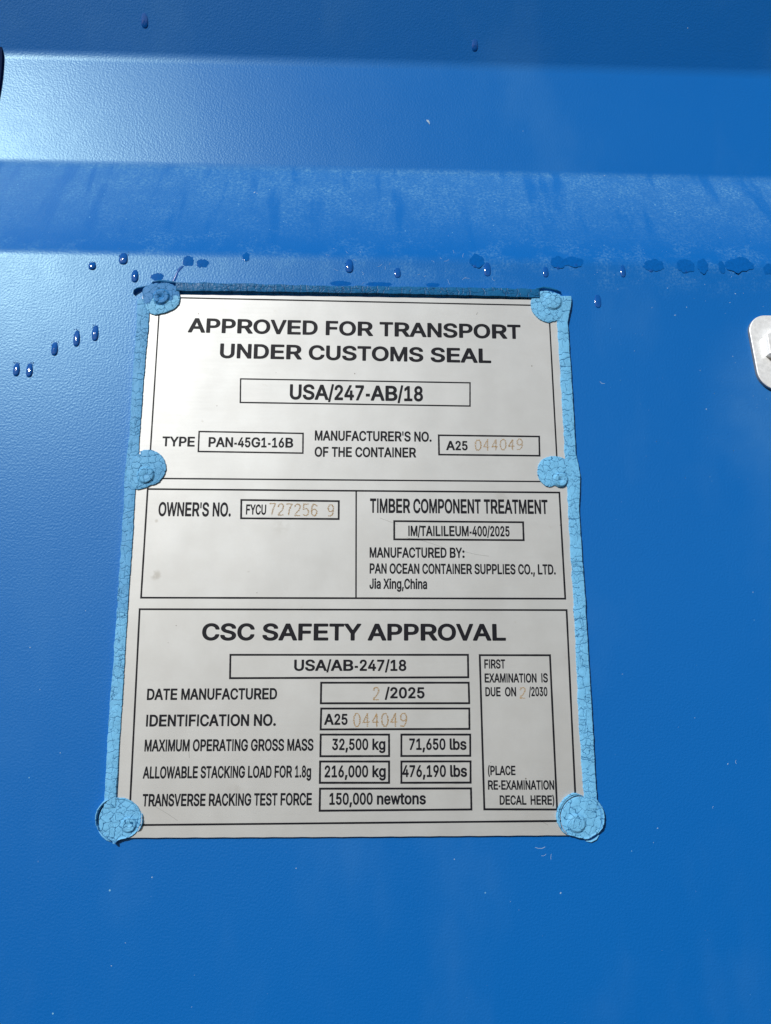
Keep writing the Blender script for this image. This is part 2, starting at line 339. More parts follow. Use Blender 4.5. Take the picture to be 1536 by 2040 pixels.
GLYPHS = r"""
' 332 98,582,124,573,216,573,239,586,248,604,263,960,255,982,239,995,216,1000,102,998,79,984,73,971,82,614,89,593
( 465 273,-164,296,-173,416,-171,440,-155,448,-132,380,41,344,150,317,268,305,377,310,528,337,679,387,852,446,1004,440,1036,428,1047,404,1054,296,1054,273,1045,256,1025,210,928,170,820,138,690,114,550,107,377,114,279,129,193,155,95,194,-13,244,-121
) 465 36,-164,63,-173,172,-173,204,-153,257,-45,300,63,336,193,353,301,359,409,354,517,341,625,319,733,285,852,237,971,203,1036,172,1054,51,1052,27,1038,17,1014,80,852,124,701,152,550,162,431,155,312,131,182,87,41,19,-121,19,-142
, 388 43,-205,78,-214,180,-214,209,-207,223,-193,337,162,335,184,312,205,281,211,136,211,107,204,87,184,23,-173,31,-195
- 465 78,265,387,265,387,455,78,455
. 388 140,2,190,-7,254,2,306,31,335,67,347,110,337,164,306,200,262,227,204,240,147,232,95,207,58,164,48,110,60,67,87,31
/ 388 -3,-128,22,-137,122,-137,143,-123,151,-106,409,996,405,1018,385,1038,274,1043,253,1034,239,1018,-19,-85,-19,-106
0 777 309,-4,384,-13,468,-4,540,23,590,58,638,108,682,180,713,267,732,353,741,461,735,602,718,710,691,796,643,883,590,941,516,987,444,1007,360,1011,300,1000,238,977,178,933,134,883,96,818,63,732,45,634,36,526,41,396,58,288,86,202,127,126,178,65,238,23;348,180,324,195,295,223,274,259,255,310,237,429,237,580,255,688,288,764,312,795,336,814,360,823,396,827,432,820,465,796,492,759,514,710,531,645,540,580,540,418,518,299,495,245,473,213,449,191,420,177,384,173
1 777 103,9,130,0,674,0,699,9,715,31,717,139,711,160,701,171,674,182,530,182,519,193,519,960,511,982,494,995,470,1000,324,996,118,843,103,820,101,679,115,658,130,647,168,649,312,759,317,744,317,193,312,182,130,182,101,171,86,150,84,41,91,20
2 777 81,9,110,0,665,0,696,9,711,31,713,150,701,171,689,180,665,186,375,186,360,193,526,377,607,474,662,560,691,636,699,733,691,787,675,831,653,874,619,917,543,973,483,998,411,1011,339,1009,278,996,218,969,170,935,132,895,98,841,75,777,67,701,74,672,98,654,218,652,242,658,261,679,271,744,290,786,327,816,363,827,411,825,459,805,492,766,502,712,490,647,447,577,70,150,63,128,63,41,70,20
3 777 285,-4,353,-13,413,-11,473,-2,533,20,590,50,639,94,674,137,701,191,717,256,718,332,706,396,679,458,643,508,595,550,533,582,470,602,679,850,684,872,684,959,677,980,655,996,123,1000,93,991,75,969,74,850,84,829,99,818,389,814,401,807,230,602,223,580,223,483,233,461,255,447,377,445,442,429,487,396,513,342,516,277,495,223,449,187,389,173,329,178,274,202,247,234,228,299,207,315,75,321,51,314,34,299,29,277,41,202,63,151,96,105,135,65,171,40,231,13
4 777 454,9,490,0,586,0,615,9,627,20,634,41,636,186,720,191,742,204,754,225,754,333,747,355,720,375,634,377,634,614,624,640,600,654,478,654,456,647,444,636,437,614,437,387,432,377,261,377,574,939,579,960,574,975,562,989,538,998,418,1000,386,982,22,333,22,225,34,204,57,191,430,189,437,182,437,41,442,22
5 777 297,-4,357,-11,429,-9,489,4,537,25,593,61,634,101,667,148,693,202,708,256,715,310,710,407,684,494,634,575,566,634,489,670,405,683,345,679,295,668,286,677,300,807,307,814,634,814,658,825,674,850,674,959,667,980,646,996,163,1000,137,991,120,969,70,505,77,472,103,458,223,443,321,492,369,499,405,495,441,481,477,450,497,418,511,375,514,310,495,245,461,202,429,182,405,175,345,177,295,202,269,234,249,299,223,315,103,317,79,312,63,299,57,277,65,213,86,159,115,112,149,72,192,40,235,16
6 777 309,-4,362,-11,435,-9,495,4,555,32,603,67,648,115,681,169,703,234,713,321,706,396,684,472,655,526,615,569,555,613,504,634,423,649,408,656,591,937,597,969,579,991,567,996,423,998,394,980,151,602,101,505,75,429,63,353,65,288,77,223,103,159,137,105,182,59,242,20;350,177,307,202,278,245,261,310,266,375,290,429,326,461,374,477,423,474,471,443,502,396,514,342,509,277,487,223,447,186,399,171
7 777 137,9,166,0,288,0,312,9,324,23,711,831,717,852,717,960,698,991,662,1000,106,1000,82,993,69,982,60,960,60,852,70,831,84,820,106,814,468,814,485,809,127,63,122,31
8 777 297,-4,367,-13,451,-7,523,9,585,36,636,72,686,126,715,180,730,245,732,321,711,396,675,461,612,526,665,591,693,656,699,742,686,818,653,883,597,942,523,986,451,1007,391,1013,319,1005,259,989,201,959,149,917,115,872,89,818,77,764,75,699,89,634,123,569,163,526,99,461,60,386,43,299,45,245,55,202,89,130,139,72,209,25;331,178,283,204,264,223,249,256,247,321,271,371,315,407,367,423,432,418,487,389,516,353,530,310,528,267,511,223,475,191,439,177,379,171;343,613,305,634,279,677,274,732,286,775,315,807,355,825,403,827,451,814,482,786,497,753,501,699,485,656,463,631,427,611,379,605
9 777 195,9,218,0,350,0,382,20,615,382,665,474,694,550,710,625,713,690,703,755,682,820,651,876,607,928,555,968,495,995,435,1009,362,1011,302,1002,242,978,182,941,137,895,101,841,79,787,65,712,65,625,82,550,115,485,159,431,218,387,278,364,362,350,369,344,183,63,178,31;350,528,302,559,274,604,262,658,266,723,290,777,326,813,374,829,423,825,468,798,499,755,514,690,509,625,485,571,451,539,399,523
: 465 168,2,228,-7,304,2,366,31,401,67,416,110,403,164,366,200,314,227,245,240,176,232,114,207,69,164,57,110,72,67,104,31;163,499,228,488,297,495,349,515,393,553,413,596,411,640,383,683,331,717,262,733,193,732,124,708,79,672,57,629,64,575,99,532
A 1008 0,9,34,0,183,0,214,9,233,31,321,247,330,256,345,256,670,256,685,247,775,31,794,9,834,0,981,0,1010,11,1025,27,1027,52,639,960,626,982,611,993,582,1000,420,1000,389,991,370,971,-21,52,-21,31;403,441,494,676,508,679,599,452,599,441
B 1008 95,9,133,0,568,0,679,9,756,25,834,58,893,95,935,139,966,193,980,247,984,301,975,355,958,400,927,447,831,528,887,571,922,625,940,690,935,766,918,820,882,874,836,917,772,955,679,986,553,1000,133,1000,100,993,77,971,73,41,82,20;336,193,336,409,352,416,599,413,666,387,710,344,725,301,721,258,699,225,663,202,568,186,352,186;336,604,336,809,352,814,584,811,630,796,666,766,683,723,679,679,659,647,615,614,537,598,352,596
C 1008 425,-4,526,-13,623,-5,706,16,791,52,864,105,921,169,961,234,987,321,985,344,957,368,791,369,763,353,730,277,678,223,609,189,526,178,455,187,386,218,330,267,295,321,275,375,261,450,259,526,271,613,291,667,322,721,362,764,413,796,471,816,526,822,581,816,637,800,678,777,706,753,738,710,761,647,791,631,943,629,971,638,987,656,983,699,955,775,923,829,876,883,823,926,761,962,692,989,623,1004,526,1011,413,1000,316,971,233,926,164,867,107,796,63,710,36,613,26,494,36,386,63,288,107,202,164,132,233,72,330,23
D 1008 86,9,121,0,446,0,603,16,673,36,757,76,820,117,884,186,934,268,968,366,980,474,974,604,948,701,906,787,844,863,771,919,673,966,603,986,530,996,121,1000,92,993,76,982,66,960,66,41,74,20;305,193,305,809,319,814,474,813,572,795,631,768,671,733,703,690,727,636,743,571,747,485,739,409,719,344,689,290,661,258,617,225,572,207,520,193,460,186,319,186
E 932 96,9,133,0,838,0,869,7,885,20,894,41,894,150,880,171,854,184,354,186,338,193,338,409,791,413,823,418,838,429,849,463,849,560,838,582,807,596,354,598,338,604,338,809,354,814,854,818,876,831,887,852,887,960,876,982,860,993,823,1000,133,1000,102,993,84,982,73,960,73,41,82,20
F 853 89,9,125,0,273,2,302,14,314,31,316,398,726,398,756,407,770,420,776,441,776,550,762,571,741,582,331,584,316,593,316,809,331,814,770,814,797,820,814,832,824,852,824,960,814,982,799,993,770,1000,125,1000,96,993,79,982,69,960,69,41,77,20
G 1087 449,-4,556,-13,658,-5,761,18,850,58,919,105,980,169,1020,234,1047,321,1055,505,1045,526,1028,537,997,544,600,544,562,537,537,515,537,386,556,368,585,359,790,359,804,353,782,288,736,234,687,204,629,184,556,178,497,184,441,202,393,229,349,267,318,310,290,375,276,440,274,526,284,602,305,667,339,721,382,764,435,796,497,816,556,822,614,816,673,798,713,775,746,746,773,710,804,647,836,631,997,629,1026,638,1045,656,1041,699,1011,775,976,829,924,885,865,928,790,966,717,991,644,1005,541,1011,437,1002,334,973,247,928,173,868,111,796,65,710,38,613,27,494,38,386,67,288,113,202,173,130,247,72,349,22
H 1008 84,9,117,0,256,2,283,14,295,31,296,409,310,418,708,416,712,409,712,41,720,20,749,2,776,0,901,0,936,20,944,41,944,960,928,987,901,998,763,1000,735,993,716,971,712,614,708,604,296,604,293,971,271,993,240,1000,117,1000,90,993,74,982,64,960,64,41,72,20
I 388 95,0,300,0,300,1000,95,1000
J 777 271,-4,327,-11,410,-11,465,-2,535,22,590,52,631,86,663,126,686,169,706,234,712,299,712,948,710,969,686,993,659,1000,522,998,492,986,482,969,478,288,467,234,445,202,410,180,369,173,327,177,286,196,263,223,249,256,243,364,218,389,190,395,51,393,24,378,14,364,18,234,37,169,65,121,106,76,155,40,218,11
K 1008 93,9,130,0,266,0,298,5,320,20,328,41,328,323,419,409,767,9,799,0,965,0,998,5,1019,20,1028,41,1019,63,598,560,1013,932,1026,960,1013,986,965,1000,784,1000,754,993,328,614,324,971,300,993,266,1000,130,1000,99,993,82,982,71,960,71,41,80,20
L 853 93,9,130,0,788,0,821,9,840,31,842,150,829,171,803,184,345,186,330,193,330,960,315,986,284,998,115,998,85,984,72,960,72,41,80,20
M 1163 80,9,111,0,228,0,258,9,274,31,276,506,282,521,487,20,515,2,634,0,663,9,682,31,882,526,886,31,904,9,934,0,1063,2,1089,14,1102,41,1102,960,1089,984,1076,995,1050,1000,882,1000,856,993,841,982,582,337,322,982,308,993,282,1000,111,1000,85,993,72,984,61,960,61,41,69,20
N 1008 83,9,116,0,253,2,280,13,291,31,293,593,307,602,702,20,727,4,754,0,904,0,937,20,945,41,945,950,943,971,931,987,904,998,767,1000,740,993,719,971,713,382,305,982,280,998,253,1000,116,1000,89,993,73,982,64,960,64,41,71,20
O 1087 438,-4,542,-13,656,-2,756,25,844,70,915,128,977,202,1023,288,1046,364,1060,494,1052,602,1027,699,985,786,926,861,844,930,756,973,656,1002,542,1013,440,1004,340,977,269,942,198,894,126,818,73,732,41,634,29,526,35,396,61,299,104,213,169,132,243,72,340,23;514,180,455,191,398,218,351,256,316,299,289,353,275,407,267,472,269,548,277,602,300,667,326,714,361,753,406,786,455,807,514,820,571,820,628,809,685,784,728,753,771,699,799,645,813,591,822,526,820,450,811,396,789,332,764,288,726,245,681,213,628,189,571,180
P 932 90,9,126,0,257,0,289,5,310,20,318,41,318,333,538,337,657,355,718,377,775,407,819,443,856,485,886,539,906,604,911,690,900,755,875,820,837,874,789,917,731,953,643,984,523,998,126,1000,94,993,73,971,69,41,77,20;318,528,318,809,333,814,523,813,582,800,622,777,641,755,657,723,664,658,649,593,613,550,567,530,523,521,333,519
Q 1087 783,-77,815,-86,958,-86,989,-77,1007,-56,1001,-23,893,106,944,159,985,214,1023,290,1044,355,1056,431,1058,539,1050,614,1025,701,983,787,934,852,873,908,785,960,685,996,585,1011,469,1007,369,987,281,950,198,894,128,820,75,733,43,636,27,506,37,387,63,290,102,214,151,150,212,94,283,49,369,13,469,-7,585,-11,699,7,714,0;499,182,440,196,398,218,355,252,316,301,289,355,271,420,269,550,279,614,300,668,326,714,363,755,410,787,455,807,514,820,571,820,628,809,685,784,728,753,771,701,797,647,815,582,822,517,820,441,799,355,756,279,742,283,679,355,656,368,499,369,459,355,444,333,448,312,559,182
R 1008 97,9,135,0,276,0,310,5,332,20,341,41,341,355,357,357,517,355,737,27,755,9,784,0,957,0,988,5,1013,20,1022,41,1013,63,786,398,876,452,928,506,966,582,979,668,966,766,930,841,878,897,800,948,689,984,561,998,135,1000,103,993,85,982,74,960,74,41,83,20;341,550,341,809,357,814,577,811,640,796,685,766,707,723,714,658,696,604,665,571,624,553,561,544,357,542
S 932 348,-7,431,-14,536,-13,623,0,711,29,784,68,834,112,875,166,900,231,907,306,894,371,857,436,800,490,740,526,667,557,373,636,329,659,304,685,296,706,298,739,325,782,383,814,461,825,536,820,600,793,634,760,652,705,681,685,842,681,877,695,892,717,882,782,859,836,817,890,769,930,711,964,648,987,579,1004,475,1013,388,1007,315,993,242,968,179,933,123,886,85,836,58,771,52,706,63,641,90,587,140,533,206,490,271,461,594,371,638,348,661,317,659,263,648,241,623,214,565,186,475,171,402,177,329,204,290,241,267,306,242,324,79,330,50,323,35,314,23,285,35,220,58,166,100,112,150,68,213,32,271,11
T 853 334,9,369,0,488,0,519,9,538,31,540,809,555,814,796,814,823,822,844,852,844,960,834,982,819,993,783,1000,61,1000,32,993,11,971,10,852,19,831,34,820,61,814,302,814,315,809,315,41,323,20
U 1008 398,-5,474,-14,571,-11,653,4,708,22,765,49,825,92,872,142,903,189,934,265,944,351,944,957,938,978,915,995,763,1000,735,991,720,978,714,957,714,362,706,308,681,254,640,213,585,186,515,177,433,184,378,207,328,254,302,308,295,362,295,957,289,978,269,995,240,1000,103,998,70,978,64,957,64,351,70,286,86,232,133,146,199,79,296,23
V 932 363,9,388,0,538,0,565,5,584,20,949,950,949,971,926,993,893,1000,757,998,724,982,470,306,206,982,169,1000,31,1000,4,993,-17,971,-16,939,345,31
W 1318 265,9,302,0,452,0,486,20,653,589,667,575,830,20,844,9,871,0,1021,0,1047,7,1061,16,1072,41,1338,950,1328,982,1290,1000,1155,1000,1128,991,1115,978,951,396,938,402,776,977,763,989,736,1000,586,1000,559,993,540,971,369,384,208,971,194,987,167,998,31,1000,4,993,-10,984,-17,971,-19,950,248,31
X 932 2,9,35,0,175,0,216,11,464,339,713,11,741,0,894,0,922,5,941,20,949,41,941,63,605,517,924,939,930,960,920,982,906,993,880,1000,727,1000,700,989,464,686,244,986,216,998,63,1000,35,996,14,982,4,960,10,939,328,517,328,506,-10,63,-16,31
Y 932 369,9,395,0,533,0,561,9,574,20,582,41,584,409,945,939,949,971,922,995,756,1000,714,986,478,636,464,625,213,991,186,1000,32,1000,4,993,-18,971,-14,939,347,409,347,41,357,20
Z 853 49,9,78,0,779,0,807,5,822,20,830,41,830,150,820,169,799,182,339,186,327,193,818,852,826,874,826,960,807,991,764,1000,78,1000,51,993,35,982,25,960,25,852,37,831,51,820,78,814,518,814,526,809,31,139,29,41,37,20
a 777 230,-7,299,-14,369,-13,441,2,497,25,539,2,679,0,707,11,723,25,727,490,717,577,695,631,653,685,609,721,539,753,469,769,383,775,299,768,226,750,160,721,104,681,60,631,30,577,30,555,48,533,202,494,230,501,244,510,271,551,299,575,355,595,411,595,445,587,469,575,489,544,495,501,483,494,244,463,132,427,66,382,26,328,12,285,8,220,16,166,40,112,74,70,118,38,174,11;313,166,271,177,246,198,238,241,258,274,327,299,493,317,489,252,455,202,397,171
b 853 374,-5,475,-14,574,0,664,38,745,103,795,178,829,276,839,405,823,514,791,589,745,658,686,708,616,748,545,768,447,775,360,764,290,733,284,741,284,957,276,978,262,991,233,1000,93,998,62,984,52,957,52,38,62,16,93,2,233,0,262,11,276,27,290,29;388,175,336,211,298,276,282,351,288,449,314,524,352,568,403,591,475,591,533,568,564,535,584,503,604,416,600,319,574,243,549,211,523,189,489,173,461,168
e 777 311,-5,377,-14,457,-13,527,0,594,23,654,59,700,103,730,146,753,200,750,222,728,240,580,272,544,254,519,211,484,182,431,168,377,168,338,178,309,193,279,222,258,254,242,297,256,305,715,305,742,312,761,330,765,416,755,492,738,557,705,622,661,674,607,717,540,751,471,769,390,775,309,768,242,748,185,719,129,676,83,622,48,557,25,481,13,384,19,297,40,222,71,157,113,103,173,50,242,14;256,481,248,492,258,514,296,560,336,586,390,595,444,587,482,568,511,535,531,492,527,481
g 853 305,-263,379,-270,464,-270,536,-259,606,-241,663,-216,705,-187,749,-144,775,-101,795,-47,801,29,801,721,797,742,775,760,747,766,620,766,592,755,578,739,564,735,506,760,436,773,365,775,281,760,211,733,139,685,84,623,48,559,26,494,18,440,20,310,32,256,52,202,114,115,197,56,253,31,309,16,365,9,436,11,506,23,564,49,570,40,564,-14,548,-47,506,-76,464,-88,394,-92,337,-81,293,-58,243,-4,211,9,181,5,60,-58,48,-79,52,-101,82,-144,124,-186,211,-234;379,191,321,213,297,234,273,267,251,342,251,429,271,505,311,559,365,589,436,593,464,587,498,569,544,515,568,440,570,342,548,267,506,216,450,193
h 853 75,9,110,0,241,0,271,9,285,22,293,41,293,452,298,495,318,539,343,566,387,587,433,593,477,589,516,571,543,539,556,506,560,41,568,20,608,0,753,0,785,13,799,41,799,495,787,571,760,636,724,683,681,719,622,750,564,768,491,775,416,771,358,760,300,737,293,744,293,960,285,978,271,991,241,1000,96,998,65,984,54,960,54,41,62,20
i 388 84,9,112,0,277,0,309,13,325,31,328,723,309,753,277,766,112,766,79,755,60,733,60,41,70,20;184,798,260,807,309,831,342,863,356,906,349,950,323,982,277,1011,212,1025,144,1022,95,1004,49,960,33,917,42,874,79,832,128,807
k 777 73,9,108,0,236,0,265,9,279,20,287,41,287,268,289,279,308,294,567,7,595,0,768,0,797,11,813,41,805,63,479,431,779,701,789,723,783,744,768,759,738,766,581,766,552,760,293,532,287,550,287,960,279,978,265,991,236,1000,94,998,63,984,53,960,53,41,61,20
l 388 203,5,281,-4,378,5,411,18,427,49,403,146,390,168,353,180,296,177,292,189,288,968,271,989,253,996,109,1000,70,989,60,978,53,957,53,168,68,114,103,59,144,27
n 853 75,9,110,0,241,0,271,9,285,22,293,41,293,452,298,495,318,539,343,566,387,587,433,593,477,589,516,571,543,539,556,506,560,41,568,20,593,4,622,0,753,0,791,20,799,41,795,539,781,593,753,645,718,690,676,723,593,760,491,775,387,768,300,737,285,737,256,762,227,766,96,766,60,744,54,723,54,41,62,20
o 853 329,-5,417,-14,504,-9,578,7,650,40,709,81,761,135,802,200,827,276,839,362,833,459,812,535,779,600,726,665,672,708,607,742,518,768,432,775,345,769,271,751,202,719,140,676,90,622,51,557,29,492,14,405,19,319,35,243,70,168,121,103,185,50,259,14;417,168,374,173,345,186,294,232,261,308,253,395,271,481,308,546,360,582,432,595,475,589,504,578,555,535,590,459,600,362,582,276,541,211,489,177
s 777 279,-5,360,-14,436,-13,511,-4,585,18,645,47,689,81,728,124,753,178,762,232,751,297,721,351,674,393,630,418,570,441,330,497,300,512,291,524,291,557,313,578,345,593,389,598,436,596,466,587,500,557,525,515,555,501,585,501,704,524,734,539,747,557,740,589,717,632,683,676,615,728,525,762,451,773,374,775,300,768,226,748,166,721,115,686,77,643,49,589,43,535,53,470,77,427,121,382,211,333,270,315,466,274,496,259,511,243,508,211,487,189,451,171,389,164,345,168,300,182,270,211,249,254,211,274,60,250,26,232,19,211,34,157,62,114,89,81,172,27
t 465 256,2,344,-7,418,-2,471,13,490,34,469,142,457,164,418,180,330,175,318,186,313,218,313,586,432,591,461,605,473,629,473,726,461,751,432,766,313,769,311,899,295,921,258,932,129,932,96,921,78,899,76,769,-2,764,-31,750,-39,737,-41,629,-33,607,-16,595,76,586,78,207,82,164,94,121,123,77,158,45,201,20
w 1087 232,9,259,0,381,0,408,5,425,20,542,398,661,20,678,7,705,0,826,0,855,9,874,31,1092,712,1094,733,1083,751,1056,766,920,766,893,760,880,751,870,733,772,407,759,382,652,744,636,759,609,766,462,762,447,755,433,733,326,373,213,744,192,760,165,766,44,766,8,755,-8,733,-6,712,215,31
"""

# ------------------------------------------------------------------ the container door
door = empty('container_door', (0, 0, -0.6))
tag(door, 'blue painted steel container door with horizontal folds filling the whole picture', 'container door')
def door_strip(name, i0, i1, label):
    P = PROF[i0:i1 + 1]; xs = [-0.75, 0.75]
    V = []; Nn = []
    for (y, z, a) in P:
        for x in xs:
            V.append((x, y, z + 0.6)); Nn.append((0, -math.cos(a), math.sin(a)))
    F = [(2 * k, 2 * k + 1, 2 * k + 3, 2 * k + 2) for k in range(len(P) - 1)]
    o = mesh(name, V, F, m_door, door, smooth=True)
    o.data.normals_split_custom_set_from_vertices(Nn)
    if label: o['label'] = label
    return o
c1, c2, c3, c4 = CUTS
door_strip('flat_panel', 0, c1, 'flat lower field of the blue door carrying the metal plate')
door_strip('sloping_fold', c1, c2, 'upward facing fold with streaks of pale dust')
door_strip('recessed_panel', c2, c3, 'smooth recessed blue band with a bright sheen at its left')
door_strip('sloping_fold', c3, c4, 'dark fold facing down along the top of the picture')
door_strip('flat_panel', c4, len(PROF) - 1, 'flat upper field of the blue door')
# back of the leaf, so that the door has a thickness
V = [(x, y, z) for z in (-0.02, Z4 + 0.851) for x in (-0.75, 0.75) for y in (DEEP + .012, DEEP + .030)]
mesh('rear_board', V, [(0, 2, 3, 1), (4, 5, 7, 6), (0, 1, 5, 4), (2, 6, 7, 3), (1, 3, 7, 5), (0, 4, 6, 2)], m_navy, door)

# grains and flakes of grit stuck to the paint: real little chips, uncountable
rnd = random.Random(5)
V = []; F = []
def flake(p, ang, r, n, hgt):
    nrm = Vector((0, -math.cos(ang), math.sin(ang))); up = Vector((0, math.sin(ang), math.cos(ang))); rt = Vector((1, 0, 0))
    k = len(V); a0 = rnd.random() * 6.28; el = rnd.uniform(.45, 1)
    ca, sa = math.cos(a0), math.sin(a0)
    for i in range(n):
        t = 6.283 * i / n; rr = r * rnd.uniform(.6, 1.1); a, b = rr * math.cos(t), rr * el * math.sin(t)
        V.append(p + rt * (a * ca - b * sa) + up * (a * sa + b * ca) - nrm * .00002)
    V.append(p + nrm * hgt)
    for i in range(n): F.append((k + n, k + i, k + (i + 1) % n))
PLATE_BOX = (190, 565, 1205, 1690)
n = 0
while n < 620:
    z = rnd.random()
    if z < .55: px, py = rnd.uniform(-60, 1600), rnd.uniform(345, 505)
    elif z < .70: px, py = rnd.uniform(1180, 1560), rnd.uniform(500, 1000)
    elif z < .78: px, py = rnd.uniform(200, 1300), rnd.uniform(500, 580)
    else: px, py = rnd.uniform(-60, 1600), rnd.uniform(-50, 2100)
    if PLATE_BOX[0] < px < PLATE_BOX[2] and PLATE_BOX[1] < py < PLATE_BOX[3]: continue
    p, a = surf(px, py); s = rnd.random() ** 4
    flake(p, a, (.10 + .22 * s) * MM, rnd.choice((5, 6)), .05 * MM); n += 1
for px, py, r in ((1450, 1522, 2.2), (1345, 628, 2.6), (1368, 612, 1.6), (1117, 1779, 2.2), (1240, 1343, 1.6), (222, 1924, 1.8), (76, 1716, 1.4), (507, 383, 4), (512, 385, 3),
                  (1370, 56, 2.2), (1204, 350, 2), (1042, 261, 1.4), (1264, 699, 1.6), (1395, 738, 1.6), (1460, 710, 1.6), (1407, 815, 2), (1496, 686, 3), (303, 1748, 1.5), (590, 1730, 1.5),
                  (1500, 1180, 1.3), (1310, 1650, 1.4), (60, 1290, 1.5), (120, 1500, 1.5), (905, 1712, 1.5), (1465, 585, 1.8), (1481, 584, 1.4), (1330, 574, 1.8), (1299, 613, 1.6)):
    p, a = surf(px, py); flake(p, a, r * PX, 7, .12 * MM)
# hair-thin curled scratches of dried spray, as in the photograph below the plate and to its right
def curl(pts, w=.55):
    q = [surf(*t) for t in pts]
    for (p0, a0), (p1, a1) in zip(q, q[1:]):
        d = (p1 - p0).normalized(); nrm = Vector((0, -math.cos(a0), math.sin(a0))); s = d.cross(nrm) * w * PX * .5
        k = len(V); up = nrm * .00004
        V.extend([p0 - s + up, p0 + s + up, p1 + s + up, p1 - s + up]); F.append((k, k + 1, k + 2, k + 3))
curl([(1066, 1688), (1072, 1690), (1080, 1690), (1086, 1687)], .7)
curl([(1195, 760), (1199, 764), (1205, 764)], .7)
for q in range(22):
    x, y = rnd.uniform(640, 1010), rnd.uniform(503, 563); a = rnd.uniform(0, 6.28); c = rnd.uniform(-.9, .9); r = rnd.uniform(1.0, 3)
    pts = [(x, y)]
    for k in range(4): a += c * .6; x += r * math.cos(a); y += r * math.sin(a); pts.append((x, y))
    curl(pts, .38)
for q in range(4):
    x, y = rnd.choice([(rnd.uniform(1440, 1500), rnd.uniform(650, 860)), (rnd.uniform(240, 1150), rnd.uniform(1680, 1760)), (rnd.uniform(1190, 1500), rnd.uniform(600, 1700))])
    a = rnd.uniform(0, 6.28); c = rnd.uniform(-.9, .9); r = rnd.uniform(1.2, 3)
    pts = [(x, y)]
    for k in range(4): a += c * .6; x += r * math.cos(a); y += r * math.sin(a); pts.append((x, y))
    curl(pts, .5)
g = mesh('dust_grains', [v - Vector((0, 0, -0.6)) for v in V], F, m_chip, door); g['kind'] = 'stuff'

# ------------------------------------------------------------------ the approval plate
TSH = 1.4 * MM                                   # sheet thickness
INK = -(TSH + 0.03 * MM)                         # print lies this far in front of the door
plate = empty('approval_plate', at(700, 1668))
tag(plate, 'silver metal data plate with black lettering riveted to the blue door', 'data plate')
def pp(o):                                        # parent to the plate, geometry given in world coordinates
    for v in o.data.vertices: v.co = v.co - plate.location
    o.parent = plate; return o
# sheet with slightly uneven sheared edges
E = [(284, 586), (700, 591), (1122, 598), (1150, 1120), (1168, 1664), (700, 1667.5), (231, 1669.5), (255, 1120)]
out = []
for (x0, y0), (x1, y1) in zip(E, E[1:] + E[:1]):
    for k in range(24):
        t = k / 24; p = at(x0 + (x1 - x0) * t, y0 + (y1 - y0) * t, -TSH)
        out.append((p.x + .00006 * math.sin(k * 1.7 + x0), p.z + .00006 * math.sin(k * 2.3 + y0)))
nO = len(out); cxx = sum(p[0] for p in out) / nO; czz = sum(p[1] for p in out) / nO
bev = .12 * MM
inn = [(x - math.copysign(bev, x - cxx) * .7, z - math.copysign(bev, z - czz) * .7) for x, z in out]
V = [(x, -0.00005, z) for x, z in out] + [(x, -TSH + bev, z) for x, z in out] + [(x, -TSH, z) for x, z in inn]
F = []
for j in (0, 1):
    for k in range(nO):
        a, b = j * nO + k, j * nO + (k + 1) % nO; F.append((a, b, b + nO, a + nO))
F.append(tuple(2 * nO + k for k in range(nO)))
sheet = pp(mesh('metal_sheet', V, F, m_sheet))
bm = bmesh.new(); bm.from_mesh(sheet.data); bmesh.ops.recalc_face_normals(bm, faces=bm.faces); bm.to_mesh(sheet.data); bm.free()
# a separate thin dark gap is the shadow of the sheet itself

# ---- ruled frames and boxes, printed
def ruled(name, corners, w, label=None, sides='TRBL'):
    """corners: outer corners TL TR BR BL in photograph pixels; w in pixels"""
    P = [at(x, y, INK) for x, y in corners]
    w = (w + .6) * PX
    V = []; F = []
    names = 'TRBL'
    mid = sum(P, Vector()) / 4
    def inset(i):
        a, b, c = P[i - 1], P[i], P[(i + 1) % 4]
        e1 = (b - a).normalized(); e2 = (c - b).normalized()
        n1 = Vector((-e1.z, 0, e1.x)); n2 = Vector((-e2.z, 0, e2.x))
        if n1.dot(mid - b) < 0: n1 = -n1
        if n2.dot(mid - b) < 0: n2 = -n2
        return b + (n1 + n2) * w
    I = [inset(i) for i in range(4)]
    K = 14
    for i in range(4):
        if names[i] not in sides: continue
        j = (i + 1) % 4
        k0 = len(V)
        for k in range(K + 1):
            t = k / K
            jit = Vector((rnd.uniform(-1, 1), 0, rnd.uniform(-1, 1))) * .000025 if 0 < k < K else Vector()
            V.append(P[i].lerp(P[j], t) + jit); V.append(I[i].lerp(I[j], t) - jit)
        F += [(k0 + 2 * k, k0 + 2 * k + 2, k0 + 2 * k + 3, k0 + 2 * k + 1) for k in range(K)]
    o = pp(mesh(name, V, F, m_ink))
    if label: o['label'] = label
    return o
ruled('frame_line', [(317.5, 591), (1094.5, 607.5), (1113.5, 961), (294.5, 954.5)], 2.5, 'thin black frame round the customs seal section')
ruled('frame_line', [(292.5, 972.5), (1116, 979.5), (1128, 1194.5), (279, 1192.5)], 3.0, 'black frame round the owner and timber section')
ruled('frame_line', [(276.5, 1211.8), (1130.5, 1213.6), (1150.5, 1637.2), (255.0, 1646.0)], 3.0, 'black frame round the safety approval section')
def line(p0, p1, w):
    a, b = at(*p0, INK), at(*p1, INK); d = (b - a).normalized(); s = Vector((-d.z, 0, d.x)) * w * PX * .5
    return pp(mesh('divider_line', [a - s, b - s, b + s, a + s], [(0, 1, 2, 3)], m_ink))
line((709.6, 978.5), (709.2, 1190.5), 3.0)
